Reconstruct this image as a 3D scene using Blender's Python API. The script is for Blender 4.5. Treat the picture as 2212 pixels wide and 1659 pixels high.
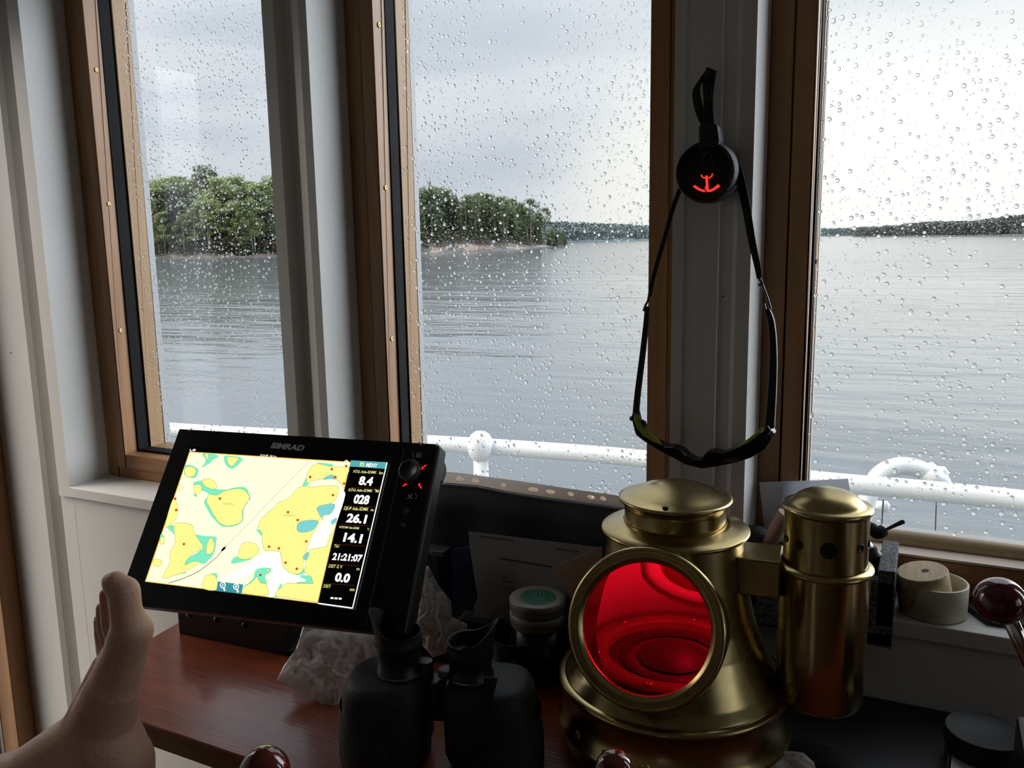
import bpy, bmesh, math, random
from mathutils import Vector, Matrix, noise
import numpy as np
random.seed(7); rng = np.random.default_rng(7)
sc = bpy.context.scene
for o in list(bpy.data.objects): bpy.data.objects.remove(o)
PI = math.pi

# ------------------------------------------------------------------ camera
W, H, F = 2212, 1659, 1850.0
PITCH, ROLL, YAW = 9.5, 1.0, 26.0
K = 0.77                      # metres per wall unit
C = Vector((0, -0.924, 1.25)) # the eye: 0.92 m from the front wall, 1.25 m above the floor
p, r_, y_ = math.radians(PITCH), math.radians(ROLL), math.radians(YAW)
FW = Vector((-math.sin(y_)*math.cos(p), math.cos(y_)*math.cos(p), -math.sin(p)))
rt0 = Vector((math.cos(y_), math.sin(y_), 0)); up0 = rt0.cross(FW)
RT = rt0*math.cos(r_) - up0*math.sin(r_); UP = up0*math.cos(r_) + rt0*math.sin(r_)
cam = bpy.data.cameras.new('camera'); camo = bpy.data.objects.new('camera', cam); sc.collection.objects.link(camo)
cam.sensor_width = 36; cam.lens = 36*F/W; cam.clip_start = 0.02; cam.clip_end = 20000
m3 = Matrix((RT, UP, -FW)).transposed(); camo.matrix_world = Matrix.Translation(C) @ m3.to_4x4()
sc.camera = camo

def lin(c): 
    c = c/255.0
    return c/12.92 if c <= .04045 else ((c+.055)/1.055)**2.4
def srgb(r, g, b): return (lin(r), lin(g), lin(b), 1)

def ray(x, y): return FW + RT*((x-W/2)/F) - UP*((y-H/2)/F)
def at(x, y, depth): return C + ray(x, y)*depth
def on(x, y, axis, val):
    r = ray(x, y); return C + r*((val-C[axis])/r[axis])
def RP(x, y, P0, n):
    r = ray(x, y); return C + r*((P0-C).dot(n)/r.dot(n))
def proj(P):
    d = P-C; z = d.dot(FW); return (W/2+F*d.dot(RT)/z, H/2-F*d.dot(UP)/z)
def depth_of(P): return (P-C).dot(FW)
def axis_z(ax, py):      # height on a vertical axis (x, y) that shows at image row py
    lo, hi = -3.0, 3.0
    for _ in range(50):
        m = (lo+hi)/2
        if proj(Vector((ax[0], ax[1], m)))[1] > py: lo = m
        else: hi = m
    return (lo+hi)/2

# ------------------------------------------------------------------ world: evening overcast, bright break to the right
w = bpy.data.worlds.new('overcast_sky'); sc.world = w; w.use_nodes = True
nt = w.node_tree; N = nt.nodes; L = nt.links; N.clear()
def nd(t, **k):
    n = N.new(t)
    for a, b in k.items(): setattr(n, a, b)
    return n
def mth(op, a, b=None, c=None, clamp=False):
    n = N.new('ShaderNodeMath'); n.operation = op; n.use_clamp = clamp
    for i, v in enumerate((a, b, c)):
        if v is None: continue
        if isinstance(v, (int, float)): n.inputs[i].default_value = v
        else: L.new(v, n.inputs[i])
    return n.outputs[0]
def sstep(v, a, b):
    n = N.new('ShaderNodeMapRange'); n.interpolation_type = 'SMOOTHSTEP'
    L.new(v, n.inputs[0]); n.inputs[1].default_value = a; n.inputs[2].default_value = b
    return n.outputs[0]
def mixc(f, a, b):
    n = N.new('ShaderNodeMix'); n.data_type = 'RGBA'
    L.new(f, n.inputs[0])
    for i, v in ((6, a), (7, b)):
        if isinstance(v, tuple): n.inputs[i].default_value = v
        else: L.new(v, n.inputs[i])
    return n.outputs[2]
tc = nd('ShaderNodeTexCoord'); nrm = nd('ShaderNodeVectorMath', operation='NORMALIZE'); L.new(tc.outputs['Generated'], nrm.inputs[0])
def dotdir(d):
    n = nd('ShaderNodeVectorMath', operation='DOT_PRODUCT'); L.new(nrm.outputs[0], n.inputs[0]); n.inputs[1].default_value = tuple(d.normalized())
    return n.outputs['Value']
sep = nd('ShaderNodeSeparateXYZ'); L.new(nrm.outputs[0], sep.inputs[0])
zz = mth('MAXIMUM', sep.outputs[2], 0.0)
bright = sstep(dotdir(ray(2330, 330)), 0.83, 0.975)
cream = sstep(dotdir(ray(1480, 500)), 0.985, 0.9995)
glow = sstep(dotdir(Vector((1.0, 0.70, 0.18))), 0.70, 0.98)
glowl = sstep(dotdir(Vector((-1.0, -0.40, 0.85))), 0.72, 0.97)
mp = nd('ShaderNodeMapping'); L.new(nrm.outputs[0], mp.inputs[0]); mp.inputs['Scale'].default_value = (1.2, 1.2, 7)
cn = nd('ShaderNodeTexNoise'); L.new(mp.outputs[0], cn.inputs['Vector']); cn.inputs['Scale'].default_value = 2.2; cn.inputs['Detail'].default_value = 5; cn.inputs['Roughness'].default_value = .5
cl = sstep(cn.outputs[0], 0.32, 0.68)
base = mixc(cl, srgb(203, 211, 222), srgb(226, 231, 238))
base = mixc(cream, base, srgb(246, 243, 234))
bright = mth('MULTIPLY', bright, mth('SUBTRACT', 1.0, sstep(sep.outputs[2], 0.13, 0.31)))
base = mixc(glowl, base, srgb(255, 240, 228))
base = mixc(bright, base, (1.12, 1.12, 1.08, 1))
st = mth('ADD', 1.0, mth('MULTIPLY', glow, 10.0)); st = mth('ADD', st, mth('MULTIPLY', glowl, 7.2))
st = mth('ADD', st, mth('MULTIPLY', mth('MULTIPLY', zz, zz), 2.2))
bg = nd('ShaderNodeBackground'); L.new(base, bg.inputs[0]); L.new(st, bg.inputs[1])
ow = nd('ShaderNodeOutputWorld'); L.new(bg.outputs[0], ow.inputs[0])

sc.view_settings.view_transform = 'Standard'; sc.view_settings.look = 'None'
sc.view_settings.exposure = 0.0; sc.view_settings.gamma = 1.0; sc.view_settings.use_curve_mapping = False
cy = sc.cycles
cy.max_bounces = 10; cy.diffuse_bounces = 5; cy.glossy_bounces = 5; cy.transmission_bounces = 8; cy.transparent_max_bounces = 24
cy.caustics_reflective = False; cy.caustics_refractive = False; cy.sample_clamp_indirect = 4.0
cy.use_denoising = True

# ------------------------------------------------------------------ materials
def material(name, col, rough=.5, metal=0., noise_amt=0., noise_scale=8., bump=0., bump_scale=30., stretch=None, col2=None,
             emis=None, emis_s=0., coat=0., spec=.5, trans=0., ior=1.45, sheen=0., wood=False, detail=4, rvar=0.):
    m = bpy.data.materials.new(name); m.use_nodes = True
    t = m.node_tree; b = t.nodes['Principled BSDF']; b.inputs['Base Color'].default_value = col
    b.inputs['Roughness'].default_value = rough; b.inputs['Metallic'].default_value = metal
    b.inputs['Specular IOR Level'].default_value = spec; b.inputs['Coat Weight'].default_value = coat
    b.inputs['Coat Roughness'].default_value = .12
    b.inputs['Transmission Weight'].default_value = trans; b.inputs['IOR'].default_value = ior
    if sheen: b.inputs['Sheen Weight'].default_value = sheen
    if emis: b.inputs['Emission Color'].default_value = emis; b.inputs['Emission Strength'].default_value = emis_s
    if noise_amt or bump or rvar:
        co = t.nodes.new('ShaderNodeTexCoord'); mpn = t.nodes.new('ShaderNodeMapping'); t.links.new(co.outputs['Object'], mpn.inputs[0])
        if stretch: mpn.inputs['Scale'].default_value = stretch
        nn = t.nodes.new('ShaderNodeTexNoise'); nn.inputs['Scale'].default_value = noise_scale; nn.inputs['Detail'].default_value = detail
        t.links.new(mpn.outputs[0], nn.inputs['Vector'])
        if noise_amt:
            mx = t.nodes.new('ShaderNodeMix'); mx.data_type = 'RGBA'
            rmp = t.nodes.new('ShaderNodeMapRange'); rmp.inputs[1].default_value = .35; rmp.inputs[2].default_value = .65
            rmp.inputs[3].default_value = 0; rmp.inputs[4].default_value = noise_amt
            t.links.new(nn.outputs[0], rmp.inputs[0]); t.links.new(rmp.outputs[0], mx.inputs[0])
            mx.inputs[6].default_value = col; mx.inputs[7].default_value = col2 or (col[0]*.45, col[1]*.45, col[2]*.45, 1)
            t.links.new(mx.outputs[2], b.inputs['Base Color'])
        if rvar:
            rr = t.nodes.new('ShaderNodeMapRange'); rr.inputs[1].default_value = .3; rr.inputs[2].default_value = .7
            rr.inputs[3].default_value = rough; rr.inputs[4].default_value = rough+rvar
            t.links.new(nn.outputs[0], rr.inputs[0]); t.links.new(rr.outputs[0], b.inputs['Roughness'])
        if bump:
            n2 = t.nodes.new('ShaderNodeTexNoise'); n2.inputs['Scale'].default_value = bump_scale; n2.inputs['Detail'].default_value = 3
            t.links.new(mpn.outputs[0], n2.inputs['Vector'])
            bp = t.nodes.new('ShaderNodeBump'); bp.inputs['Strength'].default_value = bump; bp.inputs['Distance'].default_value = .002
            t.links.new(n2.outputs[0], bp.inputs['Height']); t.links.new(bp.outputs[0], b.inputs['Normal'])
    return m
def emission(name, col, s=1.0):
    m = bpy.data.materials.new(name); m.use_nodes = True; t = m.node_tree; t.nodes.clear()
    e = t.nodes.new('ShaderNodeEmission'); e.inputs[0].default_value = col; e.inputs[1].default_value = s
    o = t.nodes.new('ShaderNodeOutputMaterial'); t.links.new(e.outputs[0], o.inputs[0]); return m
def thin_glass(name, tint=(1, 1, 1, 1), refl=1.0, rough=0.0, milky=0.0, milk=(.8, .8, .8, 1)):
    m = bpy.data.materials.new(name); m.use_nodes = True; t = m.node_tree; t.nodes.clear()
    tr = t.nodes.new('ShaderNodeBsdfTransparent'); tr.inputs[0].default_value = tint
    gl = t.nodes.new('ShaderNodeBsdfGlossy'); gl.inputs['Roughness'].default_value = rough
    lw = t.nodes.new('ShaderNodeLayerWeight'); lw.inputs[0].default_value = .5
    pw = t.nodes.new('ShaderNodeMath'); pw.operation = 'POWER'; pw.inputs[1].default_value = 5; t.links.new(lw.outputs['Facing'], pw.inputs[0])
    mu = t.nodes.new('ShaderNodeMath'); mu.operation = 'MULTIPLY_ADD'; mu.inputs[1].default_value = .9*refl; mu.inputs[2].default_value = .03*refl; t.links.new(pw.outputs[0], mu.inputs[0])
    mx = t.nodes.new('ShaderNodeMixShader'); t.links.new(mu.outputs[0], mx.inputs[0]); t.links.new(tr.outputs[0], mx.inputs[1]); t.links.new(gl.outputs[0], mx.inputs[2])
    out = mx.outputs[0]
    if milky:
        df = t.nodes.new('ShaderNodeBsdfTranslucent'); df.inputs[0].default_value = milk
        dd = t.nodes.new('ShaderNodeBsdfDiffuse'); dd.inputs[0].default_value = milk
        ad = t.nodes.new('ShaderNodeMixShader'); t.links.new(df.outputs[0], ad.inputs[1]); t.links.new(dd.outputs[0], ad.inputs[2])
        m2 = t.nodes.new('ShaderNodeMixShader'); m2.inputs[0].default_value = milky
        t.links.new(out, m2.inputs[1]); t.links.new(ad.outputs[0], m2.inputs[2]); out = m2.outputs[0]
    o = t.nodes.new('ShaderNodeOutputMaterial'); t.links.new(out, o.inputs[0]); return m

M = {}
M['white'] = material('white_paint', srgb(212, 210, 205), .45, bump=.25, bump_scale=60, noise_amt=.12, noise_scale=9, col2=srgb(180, 176, 168))
M['ceil'] = material('ceiling_paint', srgb(212, 206, 196), .6)
M['darkwall'] = material('dark_panel', srgb(136, 120, 102), .5, noise_amt=.5, noise_scale=6, stretch=(1, 1, .1))
M['floor'] = material('floor_boards', srgb(96, 76, 60), .5, noise_amt=.5, noise_scale=5, stretch=(1, .1, 1))
M['pine'] = material('oiled_pine', srgb(158, 116, 76), .42, noise_amt=.45, noise_scale=26, stretch=(3, 3, .18), col2=srgb(118, 80, 48), bump=.2, bump_scale=120)
M['pine_h'] = material('oiled_pine_rail', srgb(150, 106, 68), .42, noise_amt=.45, noise_scale=26, stretch=(.18, 3, 3), col2=srgb(124, 74, 40), bump=.2, bump_scale=120)
M['pine_out'] = material('weathered_pine', srgb(146, 114, 76), .5, noise_amt=.4, noise_scale=24, stretch=(3, 3, .2), col2=srgb(120, 88, 54))
M['gasket'] = material('black_rubber', srgb(14, 15, 16), .75, spec=.2)
M['edge'] = material('pale_sealant', srgb(150, 152, 154), .5)
M['beadwhite'] = material('pale_bead', srgb(196, 176, 140), .45, noise_amt=.3, noise_scale=30, stretch=(.2, 2, 2), col2=srgb(150, 126, 88))
M['glass'] = thin_glass('window_glass', (.97, .98, .98, 1), 1.0)
M['brass'] = material('aged_brass', (.47, .37, .17, 1), .17, 1.0, noise_amt=.6, noise_scale=9, col2=(.24, .18, .075, 1), bump=.35, bump_scale=14, rvar=.16)
M['brass_in'] = material('painted_inside', srgb(225, 215, 200), .6)
M['brass_dark'] = material('hole_and_rivet_dark', srgb(18, 14, 8), .6)
M['screw'] = material('brass_screw', (.5, .36, .15, 1), .35, 1.0)
M['mahogany'] = material('mahogany_varnish', srgb(132, 62, 34), .3, noise_amt=.55, noise_scale=14, stretch=(.35, 4, 4), col2=srgb(84, 34, 20), coat=.3, bump=.15, bump_scale=60)
M['bandwood'] = material('edge_band', srgb(146, 104, 66), .45, noise_amt=.4, noise_scale=20, stretch=(.3, 3, 3))
M['black'] = material('black_plastic', srgb(20, 20, 21), .42)
M['black_gloss'] = material('black_glass', srgb(8, 8, 9), .16, spec=.4)
M['black_rub'] = material('black_armour', srgb(20, 24, 24), .62, bump=.35, bump_scale=400)
M['grey_print'] = material('grey_print', srgb(86, 88, 90), .5)
M['dim_print'] = material('dim_print', srgb(64, 66, 70), .5)
M['cloth'] = material('black_webbing', srgb(16, 17, 18), .85, bump=.4, bump_scale=500)
M['lime'] = material('lime_rubber', srgb(150, 168, 62), .6)
M['grey_met'] = material('grey_metal', srgb(150, 150, 152), .3, .9)
M['chrome'] = material('chrome', (.75, .75, .76, 1), .1, 1.0)
M['knob'] = material('oxblood_knob', srgb(72, 12, 22), .12, coat=.6)
M['knobwood'] = material('red_brown_lacquer', srgb(84, 32, 22), .1, coat=.5, noise_amt=.5, noise_scale=20)
M['pvc'] = material('cream_plastic', srgb(200, 196, 178), .45)
M['puck'] = material('bare_wood', srgb(196, 176, 142), .7, noise_amt=.5, noise_scale=60, stretch=(6, .5, 2), col2=srgb(150, 124, 88), bump=.5, bump_scale=200)
M['foam'] = material('speckled_foam', srgb(96, 98, 102), .75, noise_amt=1, noise_scale=330, col2=srgb(14, 14, 16), bump=.6, bump_scale=330, detail=1)
M['bag'] = thin_glass('thin_plastic_bag', (.9, .9, .9, 1), 1.2, .25, .72, srgb(225, 222, 218))
M['tissue'] = material('white_tissue', srgb(200, 196, 190), .8)
M['paper_shaded'] = material('shaded_white_paper', srgb(132, 132, 134), .7)  # white page, its shade set into the grey base colour
M['logo'] = material('logo_grey', srgb(150, 152, 156), .5)
M['paper'] = material('white_paper', srgb(190, 190, 190), .7)
M['navy'] = material('navy_print', srgb(42, 52, 92), .6)
M['sleeve'] = thin_glass('punched_plastic', (.8, .78, .75, 1), 1.0, .2, .62, srgb(222, 214, 206))
M['frost'] = thin_glass('frosted_plastic', (.75, .76, .78, 1), 1.0, .3, .6, srgb(200, 204, 212))
M['ink'] = material('ink', srgb(40, 40, 44), .7)
M['chartink'] = material('chart_print', srgb(52, 56, 62), .35, noise_amt=.8, noise_scale=14, col2=srgb(30, 34, 46), coat=.2)
M['tin'] = material('tin_grey', srgb(136, 136, 130), .4, noise_amt=.2, noise_scale=40)
M['tingreen'] = material('tin_green', srgb(36, 104, 84), .4)
M['pink'] = material('pinkish_wood', srgb(170, 140, 120), .7, noise_amt=.3, noise_scale=80)
M['railw'] = material('wet_white_paint', srgb(206, 210, 210), .35, noise_amt=.15, noise_scale=10, col2=srgb(180, 185, 186), bump=.2, bump_scale=25)
M['deck'] = material('deck_grey', srgb(120, 124, 124), .5)
M['redglass'] = thin_glass('red_glass', (.98, .008, .06, 1), .6)
M['skin'] = material('skin', srgb(192, 152, 128), .5, noise_amt=.35, noise_scale=26, col2=srgb(172, 124, 100), bump=.35, bump_scale=260)
M['skin'].node_tree.nodes['Principled BSDF'].inputs['Subsurface Weight'].default_value = .12
M['skin'].node_tree.nodes['Principled BSDF'].inputs['Subsurface Scale'].default_value = .01
M['nail'] = material('toe_nail', srgb(200, 168, 148), .35)
M['phone_face'] = material('phone_face', srgb(225, 228, 240), .15)
M['ring_grey'] = material('ring_grey', srgb(66, 68, 72), .3)
m = bpy.data.materials.new('rain_water'); m.use_nodes = True; t = m.node_tree; t.nodes.clear()
g = t.nodes.new('ShaderNodeBsdfGlass'); g.inputs['IOR'].default_value = 1.33; g.inputs['Roughness'].default_value = 0
o_ = t.nodes.new('ShaderNodeOutputMaterial'); t.links.new(g.outputs[0], o_.inputs[0]); M['drop'] = m

# ------------------------------------------------------------------ mesh helpers
class MB:
    def __init__(s): s.v = []; s.f = []; s.mi = []; s.sm = []
    def add(s, vs, fs, mi=0, smooth=False):
        b = len(s.v); s.v += [Vector(v) for v in vs]
        for f in fs: s.f.append([b+i for i in f]); s.mi.append(mi); s.sm.append(smooth)
        return s
    def box(s, lo, hi, mi=0, M_=None):
        x0, y0, z0 = lo; x1, y1, z1 = hi
        vs = [Vector(v) for v in ((x0,y0,z0),(x1,y0,z0),(x1,y1,z0),(x0,y1,z0),(x0,y0,z1),(x1,y0,z1),(x1,y1,z1),(x0,y1,z1))]
        if M_: vs = [M_ @ v for v in vs]
        return s.add(vs, [(0,3,2,1),(4,5,6,7),(0,1,5,4),(1,2,6,5),(2,3,7,6),(3,0,4,7)], mi)
    def lathe(s, prof, n=48, M_=None, mi=0, smooth=True, cap0=False, cap1=False):
        vs = []; fs = []
        for (r, z) in prof:
            for k in range(n):
                a = 2*PI*k/n; v = Vector((r*math.cos(a), r*math.sin(a), z)); vs.append(M_ @ v if M_ else v)
        for i in range(len(prof)-1):
            for k in range(n):
                k2 = (k+1) % n; fs.append((i*n+k, i*n+k2, (i+1)*n+k2, (i+1)*n+k))
        s.add(vs, fs, mi, smooth)
        if cap0: s.add(vs[:n], [tuple(reversed(range(n)))], mi)
        if cap1: s.add(vs[-n:], [tuple(range(n))], mi)
        return s
    def tube(s, pts, rad, n=10, mi=0, caps=True, smooth=True):
        pts = [Vector(q) for q in pts]; rad = rad if isinstance(rad, (list, tuple)) else [rad]*len(pts)
        vs = []; fs = []; prev = None
        for i, q in enumerate(pts):
            d = (pts[min(i+1, len(pts)-1)] - pts[max(i-1, 0)]).normalized()
            if prev is None:
                a = Vector((0, 0, 1)) if abs(d.z) < .9 else Vector((1, 0, 0)); u = d.cross(a).normalized()
            else: u = (prev - d*prev.dot(d)).normalized()
            prev = u; v = d.cross(u)
            for k in range(n):
                a = 2*PI*k/n; vs.append(q + (u*math.cos(a)+v*math.sin(a))*rad[i])
        for i in range(len(pts)-1):
            for k in range(n):
                k2 = (k+1) % n; fs.append((i*n+k, i*n+k2, (i+1)*n+k2, (i+1)*n+k))
        s.add(vs, fs, mi, smooth)
        if caps: s.add(vs[:n], [tuple(reversed(range(n)))], mi); s.add(vs[-n:], [tuple(range(n))], mi)
        return s
    def prism(s, poly, vec, mi=0, side_mi=None):
        n = len(poly); poly = [Vector(q) for q in poly]; vec = Vector(vec)
        s.add(poly + [q+vec for q in poly], [tuple(reversed(range(n))), tuple(range(n, 2*n))] , mi)
        b = len(s.v)-2*n
        for i in range(n):
            j = (i+1) % n; s.f.append([b+i, b+j, b+n+j, b+n+i]); s.mi.append(mi if side_mi is None else side_mi); s.sm.append(False)
        return s
    def poly(s, pts, mi=0): return s.add(pts, [tuple(range(len(pts)))], mi)
    def line(s, pts, wd, nrm, mi=0, closed=False):      # flat ribbon lying in a plane
        pts = [Vector(q) for q in pts]; n = len(pts)
        rng_ = range(n if closed else n-1)
        for i in rng_:
            a, b = pts[i], pts[(i+1) % n]; d = (b-a)
            if d.length < 1e-7: continue
            q = d.normalized().cross(nrm)*wd/2
            s.add([a-q, b-q, b+q, a+q], [(0,1,2,3)], mi)
        return s
    def grid(s, P, mi=0, smooth=True, closed_u=False):   # P[i][j]
        nu, nv = len(P), len(P[0]); vs = [Vector(q) for row in P for q in row]; fs = []
        for i in range(nu if closed_u else nu-1):
            for j in range(nv-1):
                i2 = (i+1) % nu; fs.append((i*nv+j, i2*nv+j, i2*nv+j+1, i*nv+j+1))
        return s.add(vs, fs, mi, smooth)

ORG = {}
def link(o): sc.collection.objects.link(o)
def thing(name, label, cat, loc, group=None):
    o = bpy.data.objects.new(name, None); link(o); o.location = loc; o.empty_display_size = .05
    o['label'] = label; o['category'] = cat
    if group: o['group'] = group
    ORG[o.name] = Vector(loc); return o
def obj(name, mb, mats, parent=None, org=None, bevel=0, seg=2, label=None, solid=0, subsurf=0, fixn=True):
    origin = ORG[parent.name] if parent else Vector(org if org else (0, 0, 0))
    me = bpy.data.meshes.new(name)
    me.from_pydata([tuple(v-origin) for v in mb.v], [], mb.f)
    for m_ in (mats if isinstance(mats, (list, tuple)) else [mats]): me.materials.append(m_)
    me.polygons.foreach_set('material_index', mb.mi); me.polygons.foreach_set('use_smooth', mb.sm)
    if fixn:
        bm = bmesh.new(); bm.from_mesh(me); bmesh.ops.remove_doubles(bm, verts=bm.verts, dist=1e-6)
        bmesh.ops.recalc_face_normals(bm, faces=bm.faces); bm.to_mesh(me); bm.free()
    me.update()
    o = bpy.data.objects.new(name, me); link(o)
    if parent: o.parent = parent
    else: o.location = origin
    ORG[o.name] = origin
    if bevel:
        b = o.modifiers.new('bevel', 'BEVEL'); b.width = bevel; b.segments = seg; b.limit_method = 'ANGLE'; b.angle_limit = math.radians(40)
        b.harden_normals = False
    if solid:
        b = o.modifiers.new('solid', 'SOLIDIFY'); b.thickness = solid; b.offset = 0
    if subsurf:
        b = o.modifiers.new('ss', 'SUBSURF'); b.levels = subsurf; b.render_levels = subsurf
    if label: o['label'] = label
    return o
def tag(o, label, cat, group=None, kind=None):
    o['label'] = label; o['category'] = cat
    if group: o['group'] = group
    if kind: o['kind'] = kind
    return o
def struct(name, mb, mats, parent=None, org=None, bevel=0, label=None):
    o = obj(name, mb, mats, parent, org, bevel)
    o['kind'] = 'structure'
    if label: o['label'] = label
    return o
def text_verts(s, bold=0.0):
    cu = bpy.data.curves.new('t', 'FONT'); cu.body = s; cu.size = 1; cu.offset = bold; cu.resolution_u = 3
    ob = bpy.data.objects.new('t', cu); link(ob)
    dg = bpy.context.evaluated_depsgraph_get(); me = bpy.data.meshes.new_from_object(ob.evaluated_get(dg))
    vs = [Vector(v.co) for v in me.vertices]; fs = [tuple(p_.vertices) for p_ in me.polygons]
    bpy.data.objects.remove(ob); bpy.data.curves.remove(cu); bpy.data.meshes.remove(me)
    return vs, fs
def text_on(mb, s, A, B, up, hgt, mi=0, bold=0.02, shear=0.0):
    """text whose baseline runs from point A to point B, hgt tall along up"""
    vs, fs = text_verts(s, bold)
    if not vs: return
    x0 = min(v.x for v in vs); x1 = max(v.x for v in vs); y0 = 0; y1 = max(v.y for v in vs)
    u = (B-A)/(x1-x0)
    mb.add([A + u*(v.x-x0) + (up*hgt/(y1-y0))*(v.y) + u*(x1-x0)*0 + (B-A).normalized()*shear*v.y*hgt for v in vs], fs, mi)

# ------------------------------------------------------------------ the wheelhouse: walls, windows
FL = 0.0; CEIL = 2.05; SILL = 1.25-.395; TOPZ = 1.25+.52; DESK = 1.25-.50
XL = -1.49; XR = 1.75; XP = -1.446
WIN = [(-1.664*K, -1.045*K), (-.951*K, -.33*K), (-.221*K, .42*K), (.55*K, 1.2*K), (1.32*K, 1.95*K)]
YO = .229*K           # outer face of the wall
mb = MB()
mb.box((WIN[0][0]-.0005, .006, FL), (XR+.08, YO, SILL-.018)); mb.box((XL-.08, .006, TOPZ), (XR+.08, YO, CEIL))
xs = [XL-.08] + [v for w_ in WIN for v in w_] + [XR+.08]
def pillar_profile(x0, x1, kind):
    if kind == 0:   # left stile with a cove
        pr = [(x0, YO), (x0, 0), (-1.752*K, 0), (-1.740*K, .004), (-1.724*K, .012), (-1.716*K, .018), (-1.711*K, .018), (-1.706*K, .006), (-1.700*K, 0), (x1, 0), (x1, YO)]
    elif kind == 1:
        pr = [(x0, YO), (x0, 0), (-1.020*K, 0), (-1.018*K, .003), (-1.010*K, .012), (-.998*K, .014), (-.988*K, .006), (-.970*K, .002), (-.968*K, 0), (x1, 0), (x1, YO)]
    elif kind == 2:
        pr = [(x0, YO), (x0, 0), (-.314*K, 0), (-.311*K, .0008), (-.300*K, .0010), (-.266*K, .0010), (-.264*K, .0004), (-.2605*K, .0014), (-.246*K, .0012), (-.240*K, 0), (x1, 0), (x1, YO)]
    else: pr = [(x0, YO), (x0, 0), (x1, 0), (x1, YO)]
    return pr
for i in range(0, len(xs), 2):
    pr = pillar_profile(xs[i], xs[i+1], i//2); x1_ = xs[i+1]
    zl_ = SILL-.018
    if i == 0:
        pl = pr[:8]+[(-1.700*K, .006), (x1_, .006), (x1_, YO)]; mb.prism([(x, y, FL) for x, y in pl], (0, 0, zl_-FL))
    mb.prism([(x, y, zl_) for x, y in pr], (0, 0, TOPZ-zl_))
struct('wall_front', mb, M['white'], label='white painted front wall with pillars between the windows')

mb = MB()   # left wall with a doorway for the side door
DY0, DY1 = -.036, -.40
mb.box((XL-.08, DY0, FL), (XL, .006, CEIL)); mb.box((XL-.08, -2.3, FL), (XL, DY1, CEIL)); mb.box((XL-.08, DY1, 1.70), (XL, DY0, CEIL))
struct('wall_left', mb, M['white'])
mb = MB()   # right wall
RY0, RY1, RZ0, RZ1 = -.15, -1.05, .95, 1.75
mb.box((XR, RY0, FL), (XR+.08, .006, CEIL)); mb.box((XR, -2.3, FL), (XR+.08, RY1, CEIL))
mb.box((XR, RY1, FL), (XR+.08, RY0, RZ0)); mb.box((XR, RY1, RZ1), (XR+.08, RY0, CEIL))
struct('wall_right', mb, M['darkwall'])
mb = MB(); mb.box((XL-.08, -2.38, FL), (XR+.08, -2.3, CEIL)); struct('wall_back', mb, M['darkwall'])
mb = MB(); mb.box((XL-.08, -2.38, FL-.05), (XR+.08, YO, FL)); struct('floor', mb, M['floor'])
mb = MB(); mb.box((XL-.08, -2.38, CEIL), (XR+.08, YO+.1, CEIL+.06)); struct('ceiling', mb, M['ceil'])

def ring(mb, x0, x1, z0, z1, wd, y0, y1, mi=0):
    mb.box((x0, y0, z0), (x0+wd, y1, z1), mi); mb.box((x1-wd, y0, z0), (x1, y1, z1), mi)
    mb.box((x0+wd, y0, z1-wd), (x1-wd, y1, z1), mi); mb.box((x0+wd, y0, z0), (x1-wd, y1, z0+wd), mi)
GY = .164*K
def ring2(x0, x1, z0, z1, wd, y0, y1, parent, name, mv, mh):
    mb = MB(); mb.box((x0, y0, z0), (x0+wd, y1, z1)); mb.box((x1-wd, y0, z0), (x1, y1, z1))
    a = MB(); a.box((x0+wd, y0, z1-wd), (x1-wd, y1, z1)); a.box((x0+wd, y0, z0), (x1-wd, y1, z0+wd))
    both = MB(); both.add(mb.v, mb.f, 0); both.add(a.v, a.f, 1)
    return obj(name, both, [mv, mh], parent, bevel=.0012, seg=1)
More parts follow.
